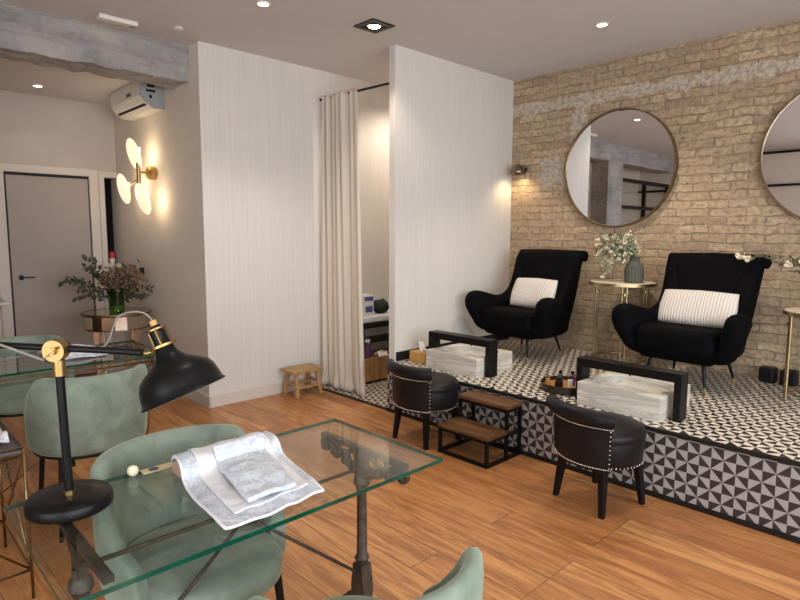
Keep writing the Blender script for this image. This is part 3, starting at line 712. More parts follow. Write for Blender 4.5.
# ------------------------------------------------------------------ side tables, vases, plants
def side_table(x, y, h, label, rz=0):
    t = thing('side_table', label, 'side table', (x, y, P), rz, 'gold side tables with pale marble tops')
    R = .26
    MB().lathe(disc_prof(R - .004, h - .02, h), 56).build('top', M['marbletop'], t, smooth=True, auto=40)
    MB().lathe([(R - .004, h - .026), (R + .003, h - .026), (R + .003, h - .002), (R - .004, h - .002), (R - .004, h - .026)], 56).build('rim', M['champagne'], t, smooth=True, auto=40)
    for k in range(3):
        a = 2 * PI * k / 3 + PI; c, s_ = math.cos(a), math.sin(a); q = MB()
        for o in (-.017, .017): q.tube([((R - .04) * c - o * s_, (R - .04) * s_ + o * c, 0), ((R - .04) * c - o * s_, (R - .04) * s_ + o * c, h - .025)], .009)
        q.tube([((R - .04) * c, (R - .04) * s_, h - .10), ((R - .04) * c, (R - .04) * s_, h - .08)], .02)
        q.build('leg', M['champagne'], t, smooth=True, auto=50)
    MB().tube([((R - .06) * math.cos(2 * PI * k / 40), (R - .06) * math.sin(2 * PI * k / 40), .05) for k in range(40)], .007, 8, True).build('stretcher_ring', M['champagne'], t, smooth=True)
    return t
side_table(-2.20, 4.65, .683, 'round gold side table between the two armchairs under a vase')
side_table(-.755, 4.50, .585, 'round gold side table at the right edge with pale marble top', math.radians(25))
def leaf_mesh(mb, p, d, nrm, L, w_, mi=0):
    d = d.normalized(); s_ = d.cross(nrm).normalized() * w_ / 2; n2 = s_.cross(d).normalized() * L * .12
    mb.add([p, p + d * L * .3 + s_ * .85 - n2 * .2, p + d * L * .3 - s_ * .85 - n2 * .2, p + d * L * .65 + s_ - n2, p + d * L * .65 - s_ - n2, p + d * L + n2 * -2, p + d * L * .3, p + d * L * .65 - n2 * 1.6],
           [(0, 1, 6), (0, 6, 2), (1, 3, 7, 6), (6, 7, 4, 2), (3, 5, 7), (7, 5, 4)], mi)
def rv(): return Vector((random.uniform(-1, 1), random.uniform(-1, 1), random.uniform(-1, 1)))
def spray(parent, base, tips, leafm, leafn, size, stemr=.002, extra=None, exn=0, exs=.02, droop=.15, exlabel='blooms'):
    lm = MB(); sm = MB(); em = MB()
    for tip in tips:
        b = Vector(base); e = Vector(tip); mid = (b + e) / 2 + Vector((0, 0, droop * (e - b).length)) + rv() * .01
        pts = [(1 - s) ** 2 * b + 2 * s * (1 - s) * mid + s * s * e for s in [i / 9 for i in range(10)]]
        sm.tube(pts, stemr, 5)
        for k in range(leafn):
            s = .28 + .72 * k / leafn; i = min(8, int(s * 9)); p = pts[i].lerp(pts[i + 1], s * 9 - i); dd = (pts[i + 1] - pts[i]).normalized()
            side = rv(); side = (side - dd * side.dot(dd)).normalized()
            leaf_mesh(lm, p, dd * .5 + side, rv(), size * random.uniform(.7, 1.2), size * .75)
        if extra:
            for k in range(exn):
                p = e + rv() * .05 + (b - e) * random.random() * .3
                for _ in range(5): leaf_mesh(em, p, rv(), rv(), exs, exs * .7)
    sm.build('stems', M['stem'], parent); lm.build('leaves', M[leafm], parent)
    if extra: em.build(exlabel, M[extra], parent)['kind'] = 'stuff'
v = thing('grey_vase', 'smoky grey ribbed glass vase on the middle gold side table', 'vase', (-2.09, 4.61, P + .683))
def ribbed(u, vv):
    prof = [(.02, 0), (.066, .0), (.072, .02), (.073, .10), (.066, .135), (.045, .16), (.037, .17), (.037, .20), (.041, .205), (.034, .20), (.03, .17)]
    i = min(len(prof) - 2, int(vv * (len(prof) - 1))); f = vv * (len(prof) - 1) - i
    r = prof[i][0] * (1 - f) + prof[i + 1][0] * f; z = prof[i][1] * (1 - f) + prof[i + 1][1] * f
    a = 2 * PI * u; r *= 1 + .03 * math.cos(24 * a); return (r * math.cos(a), r * math.sin(a), z)
MB().grid(ribbed, 144, 34, True).build('vase', M['vasegrey'], v, smooth=True)
v.children[0].name = 'vase_body'
pl = thing('flower_arrangement', 'pale green and cream flower sprays leaning left in the grey vase', 'flowers', (-2.09, 4.61, P + .683))
random.seed(3)
tips = [(-.17 + random.uniform(-.17, .13), -.02 + random.uniform(-.08, .08), .26 + random.uniform(-.07, .12)) for _ in range(34)] + [(-.24, -.03, .12), (-.26, -.04, .06), (-.28, -.05, .20), (-.02, 0, .30), (.0, -.02, .26)]
spray(pl, (0, 0, .195), tips, 'leafpale', 14, .04, extra='petal', exn=3, exs=.022)
# inner left armchair ornament end seen at its top corner is part of its wing
rvz = thing('grey_vase', 'grey vase on the right-hand gold side table outside the frame', 'vase', (-.72, 4.55, P + .585))
MB().grid(ribbed, 144, 34, True).build('vase_body', M['vasegrey'], rvz, smooth=True)
pr = thing('flower_arrangement', 'trailing green branches with cream flowers reaching past the right armchair', 'flowers', (-.72, 4.55, P + .585))
random.seed(5)
spray(pr, (0, 0, .195), [(-.56, .02, .33), (-.50, .03, .35), (-.40, .05, .29), (-.33, .08, .30), (-.25, .1, .36), (-.3, 0, .24), (.1, .1, .35), (.2, 0, .3)], 'leafgreen', 16, .03, extra=None)
for p in ((-.60, .0, .335), (-.565, .0, .33), (-.54, .01, .315), (-.30, 0, .29), (-.22, 0, .31)):
    mb = MB()
    for k in range(14): leaf_mesh(mb, Vector(p) + rv() * .008, rv(), rv(), .026, .022)
    mb.build('bloom', M['petal'], pr)

# round mirrored table
mt = thing('mirrored_table', 'round mirrored side table with tapered legs by the back wall', 'side table', (-5.58, 1.80, .0))
MB().lathe([(1e-5, .735), (.275, .735), (.275, .748), (1e-5, .748)], 48).build('top', M['agedmirror'], mt)
MB().lathe([(.27, .728), (.288, .728), (.292, .738), (.288, .750), (.272, .750), (.27, .728)], 48).build('rim', M['darkbrass'], mt, smooth=True, auto=40)
def facet(r, z0, z1, n=16): return MB().lathe([(r - .02, z0), (r, z0), (r, z1), (r - .02, z1), (r - .02, z0)], n)
facet(.262, .61, .728).build('apron', M['agedmirror'], mt)
mb = MB(); mb.lathe([(.262, .60), (.266, .60), (.266, .612), (.262, .612), (.262, .60)], 32)
for k in range(16):
    a = 2 * PI * k / 16; mb.bar((.262 * math.cos(a), .262 * math.sin(a), .61), (.262 * math.cos(a), .262 * math.sin(a), .728), .006, .006)
mb.build('apron_moulding', M['darkbrass'], mt)
for k in range(4):
    a = 2 * PI * k / 4 + .35; c, s_ = math.cos(a), math.sin(a)
    MB().tube([(.23 * c, .23 * s_, .61), (.2 * c, .2 * s_, .0)], [.035, .017], 4).build('leg', M['agedmirror'], mt)
MB().lathe(disc_prof(.19, .16, .175), 40).build('lower_shelf', M['agedmirror'], mt, smooth=True, auto=40)
gv = thing('glass_vase', 'green and yellow glass cylinder vase on the mirrored table', 'vase', (-5.57, 1.80, .7505))
MB().lathe([(1e-5, 0), (.062, 0), (.066, .01), (.068, .215), (.064, .215), (.062, .014), (1e-5, .012)], 36).build('vase_body', M['greenvaseglass'], gv, smooth=True, auto=40)
MB().lathe([(1e-5, .014), (.0605, .014), (.0605, .055), (1e-5, .055)], 30).build('yellow_water', M['yellow'], gv)
dp = thing('dried_branches', 'dark eucalyptus and rusty dried blooms in the green glass vase', 'dried flowers', (-5.57, 1.80, .7505))
random.seed(11)
# local directions: camera right is about (.69,.72)
def cr_(a, z, b=0): return (.693 * a - .72 * b, .721 * a + .693 * b, z)
left = [cr_(-.52, .26), cr_(-.45, .30), cr_(-.38, .12), cr_(-.30, .42), cr_(-.26, .50), cr_(-.34, .20), cr_(-.22, .36), cr_(-.15, .32)]
spray(dp, (0, 0, .03), left, 'leafdark', 22, .046, droop=.3)
tips = [cr_(random.uniform(-.12, .26), .34 + random.uniform(-.06, .10), random.uniform(-.1, .1)) for _ in range(26)]
spray(dp, (0, 0, .03), tips, 'leafdark', 9, .032, extra='leafrust', exn=12, exs=.022, droop=.1)
spray(dp, (0, 0, .03), [cr_(.30, .14), cr_(.33, .20), cr_(.24, .12), cr_(.2, .24)], 'leafdark', 20, .042, droop=.4)

t = thing('red_bottle', 'red object on the sill of the narrow opening by the door', 'bottle', (-6.57, 2.10, 1.14))
MB().lathe([(1e-5, 0), (.03, 0), (.03, .05), (1e-5, .05)], 16).build('base', M['white'], t); MB().lathe([(1e-5, .05), (.028, .05), (.028, .12), (1e-5, .12)], 16).build('cap', M['red'], t)
t = thing('wall_shelf', 'white curved shelf left of the door at the photo edge', 'shelf', (-6.38, 1.02, .80))
B((-.13, -.2, 0), (.13, .09, .03)).build('board', M['white'], t, bevel=.012); B((-.08, -.16, .03), (.08, .05, .06)).build('metal_tray', M['grey'], t, bevel=.008)

# black power boxes
for x, y, lb in ((-1.165, 4.84, 'black power box on the platform, the one nearer the right armchair'), (-1.03, 4.83, 'black power box on the platform, the one nearer the gold table')):
    t = thing('power_box', lb, 'power box', (x, y, P), 0, 'black power boxes at the brick wall')
    B((-.05, -.04, 0), (.05, .06, .11)).build('housing', M['matblack'], t, bevel=.012); MB().lathe([(.02, 0), (.024, .0), (.024, .006), (1e-5, .006)], 20, Matrix.Translation((0, -.04, .06)) @ Matrix.Rotation(PI / 2, 4, 'X')).build('socket', M['black'], t)

# ------------------------------------------------------------------ pedicure stools
def stool(x, y, rz, label):
    t = thing('upholstered_stool', label, 'stool', (x, y, 0), rz, 'black low-backed stools')
    L = M['leather']
    MB().lathe([(1e-5, .245), (.20, .245), (.218, .26), (.222, .37), (.218, .385)], 48).build('seat_base', L, t, smooth=True, auto=50)
    MB().lathe([(.218, .382), (.227, .392), (.226, .42), (.208, .442), (.12, .457), (1e-5, .46)], 48).build('seat_cushion', L, t, smooth=True)
    MB().tube([(.223 * math.cos(2 * PI * k / 60), .223 * math.sin(2 * PI * k / 60), .385) for k in range(60)], .005, 6, True).build('piping', L, t, smooth=True)
    # low back, wraps the -Y half, rolled outwards at the top
    prof = [(.214, .25), (.222, .30), (.228, .40), (.230, .47), (.222, .51), (.228, .548), (.25, .570), (.278, .568), (.297, .548), (.300, .52), (.288, .498), (.262, .49), (.254, .46), (.252, .38), (.246, .28), (.236, .245)]
    A0, A1, n = math.radians(-90 - 52), math.radians(-90 + 52), 40; mb = MB(); vs = []; K = len(prof)
    for i in range(n + 1):
        a = A0 + (A1 - A0) * i / n; e = abs(2 * i / n - 1); 
        for r, z in prof:
            # flatten the curve of the back a little
            rr = r * (1 - .10 * (1 - e * e)); vs.append((rr * math.cos(a), rr * math.sin(a), z))
    fs = [(i * K + j, i * K + (j + 1) % K, (i + 1) * K + (j + 1) % K, (i + 1) * K + j) for i in range(n) for j in range(K)]
    fs += [tuple(range(K)), tuple(n * K + j for j in range(K))]
    mb.add(vs, fs); mb.build('backrest', L, t, smooth=True, auto=60)
    mb = MB()
    def stud(a, z, r): mb.sphere((r * math.cos(a), r * math.sin(a), z), .0048, 4)
    N = 40
    for k in range(N + 1):
        a = A0 + (A1 - A0) * k / N; e = abs(2 * k / N - 1); f = 1 - .10 * (1 - e * e)
        stud(a, .478, .2585 * f)
    mb.build('nailhead_trim', M['silver'], t, smooth=True); mb = MB()
    for k in range(N + 1):
        a = A0 + (A1 - A0) * k / N; e = abs(2 * k / N - 1); stud(a, .262, .2425 * (1 - .10 * (1 - e * e)))
    mb.build('nailhead_trim', M['silver'], t, smooth=True); mb = MB()
    for k in range(9):
        z = .275 + k * .024
        for a in (A0 + .03, A1 - .03): stud(a, z, .2455 + .008 * (z - .27) / .2)
    mb.build('nailhead_edge', M['silver'], t, smooth=True); mb = MB()
    for k in range(44):
        a = A1 + (2 * PI - (A1 - A0)) * (k + .5) / 44; stud(a, .262, .2205)
    mb.build('nailhead_ring', M['silver'], t, smooth=True)
    for sx in (-1, 1):
        for sy in (-1, 1):
            m2 = MB(); q = .135; f = .16
            vs = []
            for (cx, cy, z, hw) in ((sx * q, sy * q, .25, .02), (sx * f, sy * f, 0, .0125)):
                vs += [(cx - hw, cy - hw, z), (cx + hw, cy - hw, z), (cx + hw, cy + hw, z), (cx - hw, cy + hw, z)]
            m2.add(vs, [(0, 1, 2, 3), (7, 6, 5, 4), (0, 4, 5, 1), (1, 5, 6, 2), (2, 6, 7, 3), (3, 7, 4, 0)]); m2.build('leg', M['matblack'], t)
    return t
stool(-2.80, 2.955, math.radians(-2), 'black leather stool left of the wooden steps, silver nailheads on its back')
stool(-1.475, 2.94, math.radians(-13), 'black leather stool standing alone before the right marble basin')

# two-step stool
t = thing('step_stool', 'two-tier step stool with dark wood treads against the platform', 'steps', (-2.36, 2.82, 0))
B((-.21, 0, .175), (.21, .215, .20)).build('tread', M['darkwood'], t, bevel=.004)
B((-.21, .2, .335), (.21, .375, .36)).build('tread', M['darkwood'], t, bevel=.004)
mb = MB(); q = .02
def fr(a, b): mb.bar(a, b, q, q)
for x in (-.195, .195):
    fr((x, .012, 0), (x, .012, .175)); fr((x, .36, 0), (x, .36, .335)); fr((x, .215, 0), (x, .215, .335)); fr((x, .012, .011), (x, .36, .011)); fr((x, .012, .165), (x, .36, .165)); fr((x, .21, .325), (x, .36, .325))
for y, z in ((.012, .011), (.36, .011), (.012, .165), (.215, .165), (.215, .325), (.36, .325)): fr((-.195, y, z), (.195, y, z))
mb.build('frame', M['black'], t)

# rustic stool
t = thing('wooden_stool', 'small rustic wooden stool beside the cream curtain', 'stool', (-4.385, 2.985, 0))
B((-.105, -.165, .215), (.105, .165, .25)).build('seat', M['rusticwood'], t, bevel=.008)
for sx in (-1, 1):
    for sy in (-1, 1): MB().bar((sx * .065, sy * .11, .215), (sx * .10, sy * .13, 0.0), .038, .034).build('leg', M['rusticwood'], t, bevel=.006)
for sx in (-1, 1): MB().bar((sx * .085, -.13, .09), (sx * .085, .13, .09), .018, .024).build('stretcher', M['rusticwood'], t)
for sy in (-1, 1): MB().bar((-.085, sy * .125, .12), (.085, sy * .125, .12), .018, .024).build('stretcher', M['rusticwood'], t)

# ------------------------------------------------------------------ green tub chairs
def tub_mesh():
    mb = MB(); n = 56; A = math.radians(116); vs = []
    def sup(a, rx, ry, e=.93):
        ca, sa = math.cos(a), math.sin(a); return Vector((math.copysign(abs(ca) ** e, ca) * rx, math.copysign(abs(sa) ** e, sa) * ry))
    K = 14
    for i in range(n + 1):
        s_ = 2 * i / n - 1; a = PI + A * s_   # back is at -X, chair faces +X
        e = abs(s_); fall = max(0, (e - .93) / .07); dk = min(1, max(0, (e - .50) / .50)); dk = dk * dk * (3 - 2 * dk)
        zt = .785 - .23 * dk - .05 * (1 - math.sqrt(max(0, 1 - fall ** 2))); zb = .405
        th = .05 * (1 - .0 * e)
        for k in range(K):
            t_ = 2 * PI * k / K; c, s2 = math.cos(t_), math.sin(t_)
            dz = math.copysign(abs(s2) ** .35, s2); dr = math.copysign(abs(c) ** .6, c)
            z = (zt + zb) / 2 + dz * (zt - zb) / 2
            lean = .015 * (z - zb) / .38
            r = .245 + dr * th / 2 + lean
            p = sup(a, r, r * 1.0); vs.append((p.x, p.y, z))
    fs = [(i * K + j, i * K + (j + 1) % K, (i + 1) * K + (j + 1) % K, (i + 1) * K + j) for i in range(n) for j in range(K)]
    fs += [tuple(range(K)), tuple(n * K + j for j in range(K))]
    mb.add(vs, fs); return mb
def tub_chair():
    t = thing('tub_chair', '', 'chair', (0, 0, 0), 0, 'sage velvet tub chairs at the glass tables')
    tub_mesh().build('backrest', M['greenvelvet'], t, smooth=True, auto=70)
    mb = MB()
    def seat(u, v):
        a = 2 * PI * u; prof = [(.02, .405), (.205, .405), (.222, .42), (.225, .455), (.21, .478), (.12, .488), (.001, .490)]
        i = min(5, int(v * 6)); f = v * 6 - i; r = prof[i][0] * (1 - f) + prof[i + 1][0] * f; z = prof[i][1] * (1 - f) + prof[i + 1][1] * f
        c, s_ = math.cos(a), math.sin(a); x = math.copysign(abs(c) ** .85, c) * r; y = math.copysign(abs(s_) ** .85, s_) * r
        return (x * 1.0 + (.06 * r / .22 if c > 0 else 0) * c, y, z)
    mb.grid(seat, 64, 25, True); mb.build('seat', M['greenvelvet'], t, smooth=True)
    MB().tube([(.245 * math.cos(2 * PI * k / 64), .245 * math.sin(2 * PI * k / 64), .396) for k in range(64)], .009, 8, True).build('frame_ring', M['black'], t, smooth=True)
    for sx in (-1, 1):
        for sy in (-1, 1): MB().tube([(sx * .172, sy * .172, .396), (sx * .20, sy * .20, 0)], [.014, .010], 12).build('leg', M['black'], t, smooth=True, auto=50)
    return t
proto = tub_chair()
for i, (x, y, rz, lb) in enumerate((
        (-1.685, .745, 5, 'sage velvet tub chair behind the near glass table, seen through the glass'),
        (-.955, .775, 159, 'sage velvet tub chair cut off by the bottom edge of the photo'),
        (-3.20, .87, 180, 'sage velvet tub chair seen from behind, left of the near table'),
        (-4.17, .78, 0, 'sage velvet tub chair on the far side of the back glass table'))):
    o = proto if i == 0 else copy_tree(proto)
    o.location = (x, y, 0); o.rotation_euler = (0, 0, math.radians(rz)); o['label'] = lb

# ------------------------------------------------------------------ glass tables
def glass_table(x0, x1, y0, y1, label, wire=False):
    cx, cy = (x0 + x1) / 2, (y0 + y1) / 2; hx, hy = (x1 - x0) / 2, (y1 - y0) / 2
    t = thing('glass_table', label, 'table', (cx, cy, 0))
    mb = MB(); mb.box((-hx, -hy, .738), (hx, hy, .750)); mb.m = [0, 0, 1, 1, 1, 1]
    me = mb.build('glass_top', [M['glass'], M['glassedge']], t)
    if wire:
        f = MB()
        for z in (.70, .725): f.tube([(-hx + .05, -hy + .05, z), (hx - .05, -hy + .05, z), (hx - .05, hy - .05, z), (-hx + .05, hy - .05, z)], .005, 8, True)
        f.build('frame', M['darkbrass'], t, smooth=True)
        for sx in (-1, 1):
            for sy in (-1, 1):
                q = MB(); q.tube([(sx * (hx - .05), sy * (hy - .05), .737), (sx * (hx - .12), sy * (hy - .12), 0)], .007, 8); q.build('leg', M['darkbrass'], t, smooth=True)
            q = MB(); q.tube([(sx * (hx - .05), hy - .05, .70), (sx * (hx - .12), -hy + .12, .02)], .004, 8); q.build('brace', M['darkbrass'], t, smooth=True)
        return t
    for sy in (-1, 1):
        y = sy * (hy - .10); I = MB(); ornate = sy > 0
        # fluted column
        I.lathe([(1e-5, .15), (.026, .15), (.03, .20), (.019, .33), (.026, .345), (.018, .36), (.0165, .58), (.02, .60), (.03, .615), (.026, .635), (.018, .645), (.018, .665), (1e-5, .665)], 16, Matrix.Translation((0, y, 0)))
        I.prism([(-.022, .14), (.022, .14), (.034, .24), (.022, .325), (-.022, .325), (-.034, .24)], 1, y - .022, y + .022)
        I.build('column', M['iron'], t, smooth=True, auto=40)
        # pierced bracket under the glass: scrolls between a top rail and a lower curve
        b = MB(); th = .011
        b.box((-.215, y - th, .722), (.215, y + th, .737))
        for s_ in (-1, 1):
            def arc(cx_, cz_, r, a0, a1, w_=.009, n=14):
                b.tube([(s_ * (cx_ + r * math.cos(math.radians(a0 + (a1 - a0) * k / n))), y, cz_ + r * math.sin(math.radians(a0 + (a1 - a0) * k / n))) for k in range(n + 1)], w_, 8)
            if not ornate:
                b.tube([(0, y, .67), (s_ * .10, y, .715), (s_ * .2, y, .73)], .009, 8); continue
            b.tube([(s_ * .0, y, .645), (s_ * .05, y, .655), (s_ * .10, y, .68), (s_ * .15, y, .70), (s_ * .205, y, .715)], [.02, .016, .013, .012, .014], 8)
            arc(.05, .69, .022, -120, 170); arc(.105, .708, .018, -160, 120); arc(.15, .688, .016, -200, 90); arc(.20, .700, .018, -180, 120, .011)
            b.sphere((s_ * .085, y, .668), .018, 6); b.sphere((s_ * .135, y, .676), .016, 6); b.sphere((s_ * .2, y, .69), .019, 6)
        b.box((-.028, y - th, .645), (.028, y + th, .73))
        b.build('bracket', M['iron'], t, smooth=True, auto=40)
        # splayed feet
        for s_ in (-1, 1):
            MB().tube([(s_ * .005, y, .19), (s_ * .05, y, .18), (s_ * .12, y, .12), (s_ * .17, y, .06), (s_ * .21, y, .03), (s_ * .235, y, .02)], [.02, .022, .018, .016, .017, .02], 10).build('foot', M['iron'], t, smooth=True, auto=60)
    r_ = MB(); r_.tube([(0, -(hy - .10), .665), (0, hy - .10, .665)], .006); r_.build('stretcher', M['iron'], t, smooth=True)
    for s_ in (-1, 1):
        MB().tube([(0, s_ * .02, .625), (0, s_ * (hy - .10), .28)], .0055, 8).build('cross_rod', M['iron'], t, smooth=True)
    MB().tube([(0, -.03, .625), (0, .03, .625)], .011, 8).build('rod_joint', M['iron'], t, smooth=True)
    return t
glass_table(-1.745, -1.19, .262, 1.332, 'glass-topped table in the foreground with black desk lamp and towels')
glass_table(-3.985, -3.43, .30, 1.372, 'glass-topped table at the back left with a white towel', True)

# manicure cushion + draped towel + folded towel on near table
TZ = .7502
def halfcyl(u, v, r=.06, h=.045):
    a = PI * u; return (r * math.cos(a), v, h * math.sin(a) ** .8)
mb = MB(); mb.grid(lambda u, v: (lambda q: (q[0], q[1] * .30 - .17, q[2]))(halfcyl(u, v)), 24, 12)
n = len(mb.v)
c0 = [i * 12 for i in range(24)]; c1 = [i * 12 + 11 for i in range(24)]; mb.f += [c0, c1, [0, 11, 23 * 12 + 11, 23 * 12]]; mb.m += [0, 0, 0]
o = mb.build('arm_cushion', M['pink'], smooth=True, auto=50); o.location = (-1.61, .84, TZ); tag(o, 'beige half-round manicure arm cushion under the towel on the near table', 'arm cushion')
def drape(x):
    # height of the draped towel over glass and cushion (x = world)
    d = (x + 1.61) / .070
    if abs(d) < 1: return .050 * (1 - abs(d) ** 2.6) ** .5
    return 0
def towel_fn(u, v):
    s_ = u * .50; x = -1.675 + u * .445 + .01 * math.sin(5 * v) * u; y = .675 - .06 * u + v * (.30 - .01 * u)
    z = .0055 + max(0, drape(x)) * 1.0
    if x > -1.54: z += .012 * math.exp(-(x + 1.54) / .02)
    z += .0025 * (noise.noise(Vector((x * 30, y * 30, 0))) + 1) + .004 * math.sin(9 * v + 6 * u) ** 2
    return (x, y - .02 * math.sin(PI * u) * (.5 - v), TZ + z)
mb = MB(); mb.grid(towel_fn, 90, 50)
tw = mb.build('draped_towel', M['damask'], smooth=True, solid=.006); tag(tw, 'pale blue and white towel draped over the arm cushion on the near table', 'towel')
def hem(bm_u):
    m3 = MB(); 
    for pts in ([towel_fn(k / 40, .0) for k in range(41)], [towel_fn(1, k / 40) for k in range(41)], [towel_fn(k / 40, 1) for k in range(41)]): m3.tube([(p[0], p[1], p[2] + .001) for p in pts], .0042, 6)
    return m3
hm = hem(None).build('hem', M['toweledge'], tw, smooth=True)
mb = MB()
mb.grid(lambda u, v: (lambda q: (q[0], q[1], q[2] + .0055))(towel_fn(.02 + u * .86, .15 + v * .77)), 80, 30)
mb.build('white_band', M['toweledge'], tw, smooth=True, solid=.003)
def fold_fn(u, v, lift):
    x = -1.575 + u * .29; y = .755 + v * .165 - .05 * u - .02 * u * v; q = towel_fn(min(.98, (x + 1.675) / .445), .5)
    return (x, y, q[2] + .016 + lift + .005 * noise.noise(Vector((x * 20, y * 20, 3))) + .010 * math.sin(PI * v) * math.sin(PI * u))
mb = MB(); N = 44
top = [fold_fn(i / N, j / N, .013) for i in range(N + 1) for j in range(N + 1)]; bot = [fold_fn(i / N, j / N, 0) for i in range(N + 1) for j in range(N + 1)]
vs = top + bot; K = (N + 1) ** 2; fs = []
for i in range(N):
    for j in range(N):
        a = i * (N + 1) + j; fs += [(a, a + 1, a + N + 2, a + N + 1), (a + K, a + N + 1 + K, a + N + 2 + K, a + 1 + K)]
for i in range(N):
    for a, b in ((i, i + 1), (N * (N + 1) + i, N * (N + 1) + i + 1), (i * (N + 1), (i + 1) * (N + 1)), (i * (N + 1) + N, (i + 1) * (N + 1) + N)): fs.append((a, b, b + K, a + K))
mb.add(vs, fs); tag(mb.build('folded_towel', M['damask'], smooth=True, bevel=.006), 'folded white damask hand towel lying on top of the draped towel', 'towel')
# colourful little things at the far table edge
mb = MB(); mb.add([(-1.735, .60, TZ + .003), (-1.70, .60, TZ + .003), (-1.70, .97, TZ + .003), (-1.735, .97, TZ + .003)], [(0, 1, 2, 3)]); pc = mb.build('printed_cloth', M['yellow'], solid=.003)
tag(pc, 'printed cloth in yellow, orange and blue along the far glass edge', 'cloth')
mb = MB(); mb.box((-1.732, .76, TZ + .0047), (-1.705, .80, TZ + .0055)); mb.box((-1.732, .88, TZ + .0047), (-1.705, .93, TZ + .0055)); mb.build('orange_motif', M['orange'], pc)
mb = MB(); mb.lathe([(1e-5, .0047), (.014, .0047), (.014, .0055), (1e-5, .0055)], 16, Matrix.Translation((-1.716, .635, TZ))); mb.build('navy_motif', M['navy'], pc)
tag(MB().sphere((-1.715, .575, TZ + .0165), .016).build('white_ball', M['petal'], smooth=True), 'small cream ball at the far edge of the near glass table', 'ball')

# towel on back table
def t2(u, v):
    x = -3.88 + .30 * u + .02 * v; y = .80 + .26 * v + .03 * u; return (x, y, TZ + .006 + .045 * max(0, math.sin(PI * u * 1.1)) * (.4 + .6 * math.sin(PI * v)) + .006 * noise.noise(Vector((x * 25, y * 25, 0))) + .004)
mb = MB(); mb.grid(t2, 50, 40); tag(mb.build('towel', M['damask'], smooth=True, solid=.008), 'rumpled white towel on the back glass table', 'towel')

# ------------------------------------------------------------------ desk lamp
lamp = thing('desk_lamp', 'black and brass adjustable desk lamp on the near glass table', 'lamp', (-1.628, .388, TZ), math.radians(46.156))
# lamp's own frame: X = sideways in the direction of its arm, Z up
BK = M['black']; BR = M['brass']
MB().lathe([(1e-5, 0), (.096, 0), (.1005, .004), (.1015, .012), (.1005, .028), (.096, .033), (.05, .034), (1e-5, .035)], 64).build('base', BK, lamp, smooth=True, auto=50)
MB().tube([(0, 0, .03), (0, 0, .046)], .0135, 18).build('base_collar', BR, lamp, smooth=True, auto=40)
MB().tube([(0, 0, .045), (-.006, 0, .355)], .0105, 18).build('pole', BK, lamp, smooth=True, auto=40)
MB().tube([(-.006, 0, .345), (-.0065, 0, .385)], .0145, 18).build('pole_sleeve', BR, lamp, smooth=True, auto=40)
j = Vector((-.007, -.004, .411))
jt = MB(); jt.tube([j + Vector((0, -.018, 0)), j + Vector((0, .012, 0))], .027, 32); jt.build('joint', BR, lamp, smooth=True, auto=40)
MB().tube([j + Vector((0, .012, 0)), j + Vector((0, .03, 0))], .021, 28).build('joint_cap', M['duct'], lamp, smooth=True, auto=40)
mb = MB(); mb.tube([j + Vector((0, -.018, 0)), j + Vector((0, -.028, 0))], .009, 16); mb.bar(j + Vector((-.016, -.027, -.012)), j + Vector((.012, -.027, .010)), .008, .006); mb.build('wing_nut', BR, lamp, smooth=True, auto=40)
ja = Vector((-.007, .0, .411))
MB().tube([ja + Vector((-.52, -.03, .035)), ja + Vector((.165, .01, -.006)), ja + Vector((.205, .012, -.009))], [.0085, .0085, .0105], 16).build('arm', BK, lamp, smooth=True, auto=40)
MB().tube([ja + Vector((-.52, -.045, .085)), ja + Vector((-.17, -.03, .035)), ja + Vector((-.02, -.025, -.022))], .0035, 8).build('strut_cable', M['cable'], lamp, smooth=True)
# head: axis from cap down to rim centre
cap = Vector((.232, .015, .468)); rimc = Vector((.300, .012, .310)); ax = (rimc - cap).normalized()
ax = (ax + Vector((0, -.06, 0))).normalized()
zq = (-ax).to_track_quat('Z', 'Y').to_matrix().to_4x4(); m_ = Matrix.Translation(cap) @ zq
# z in this frame: 0 at cap, negative towards the rim
MB().lathe([(.019, -.035), (.021, -.05), (.024, -.06), (.028, -.075), (.033, -.082), (.048, -.096), (.072, -.110), (.088, -.124), (.096, -.140), (.1, -.160), (.103, -.178), (.108, -.183), (.107, -.186), (.101, -.182), (.0975, -.160), (.093, -.140), (.085, -.127), (.07, -.113), (.045, -.098), (.03, -.086), (.02, -.07)], 72, m_).build('shade', [BK], lamp, smooth=True, auto=50)
MB().lathe([(.104, -.1865), (.1, -.183), (.0965, -.160), (.092, -.141), (.084, -.129), (.069, -.115), (.044, -.1), (.028, -.088)], 72, m_).build('shade_lining', M['white'], lamp, smooth=True)
MB().lathe([(1e-5, .002), (.012, .002), (.013, -.002), (.013, -.012), (.019, -.014), (.019, -.052), (1e-5, -.052)], 28, m_).build('socket', BK, lamp, smooth=True, auto=40)
mb = MB(); mb.lathe([(.021, -.050), (.034, -.050), (.034, -.056), (.021, -.056), (.021, -.050)], 32, m_)
for a in (30, 150, 270):
    c, s_ = .0225 * math.cos(math.radians(a)), .0225 * math.sin(math.radians(a)); mb.bar(m_ @ Vector((c, s_, -.052)), m_ @ Vector((c, s_, -.008)), .008, .003)
mb.lathe([(.012, -.006), (.024, -.006), (.024, -.010), (.012, -.010), (.012, -.006)], 28, m_); mb.build('brass_cage', BR, lamp, smooth=True, auto=40)
MB().tube([m_ @ Vector((0, 0, .002)), m_ @ Vector((0, 0, .016))], .009, 16).build('cable_grip', M['carton'], lamp, smooth=True, auto=40)
mb = MB(); e1 = ja + Vector((.205, .012, -.009)); e2 = m_ @ Vector((-.034, 0, -.053)); mb.tube([e1, e1 + Vector((.012, 0, -.003)), e2 + Vector((-.008, 0, -.006)), e2], .005, 8); mb.build('head_hinge', BR, lamp, smooth=True)
c0 = m_ @ Vector((0, 0, .016))
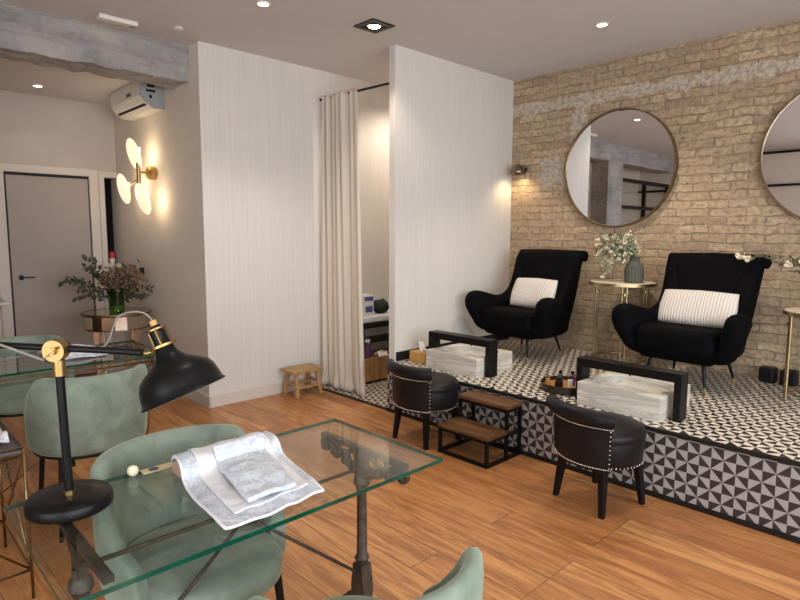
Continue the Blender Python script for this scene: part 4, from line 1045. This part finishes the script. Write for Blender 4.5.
pts = [c0, c0 + Vector((-.018, 0, .018)), c0 + Vector((-.05, 0, .022)), c0 + Vector((-.085, 0, .010)), c0 + Vector((-.10, 0, -.02)), c0 + Vector((-.115, 0, -.055)), c0 + Vector((-.14, 0, -.07)), ja + Vector((.02, .016, .008))]
pp = []
for i in range(len(pts) - 1):
    p0, p1, p2, p3 = pts[max(0, i - 1)], pts[i], pts[i + 1], pts[min(len(pts) - 1, i + 2)]
    for k in range(6):
        q = k / 6; pp.append(.5 * ((2 * p1) + (p2 - p0) * q + (2 * p0 - 5 * p1 + 4 * p2 - p3) * q * q + (3 * p1 - p0 - 3 * p2 + p3) * q ** 3))
MB().tube(pp + [pts[-1]], .0025, 8).build('cable', M['cable'], lamp, smooth=True)
MB().sphere(m_ @ Vector((0, 0, -.11)), .026).build('bulb', M['white'], lamp, smooth=True)

# ------------------------------------------------------------------ wire trolley at left edge
t = thing('wire_trolley', 'thin brass wire trolley with grey tray at the left photo edge', 'trolley', (-2.86, .22, 0))
B((-.27, -.25, .60), (.26, .25, .615))  .build('tray', M['darkbox'], t, bevel=.004)
w_ = MB()
for z in (.622, .59, .12):
    w_.tube([(-.27, -.25, z), (.26, -.25, z), (.26, .25, z), (-.27, .25, z)], .005, 8, True)
for a, b in (((.26, .25), (.26, -.25)), ((.26, .25), (-.27, .25)), ((-.27, -.25), (-.27, .25)), ((-.27, -.25), (.26, -.25))):
    w_.tube([(a[0], a[1], .6), (b[0], b[1], .12)], .0045, 8); w_.tube([(b[0], b[1], .6), (a[0], a[1], .12)], .0045, 8)
w_.build('wire_frame', M['darkbrass'], t, smooth=True)
for x in (-.27, .26):
    for y in (-.25, .25): MB().tube([(x, y, .62), (x, y, 0)], .006, 8).build('leg', M['darkbrass'], t, smooth=True)
mb = MB(); mb.grid(lambda u, v: (-.22 + .4 * u, -.02 + .24 * v, .63 + .05 * abs(noise.noise(Vector((u * 5, v * 5, 1)))) + .02 * math.sin(PI * u) * math.sin(PI * v)), 30, 30)
o = mb.build('grey_cloth', M['towel'], smooth=True, solid=.01); o.location = (-2.86, .22, 0); tag(o, 'crumpled pale grey cloth on the wire trolley tray', 'cloth')
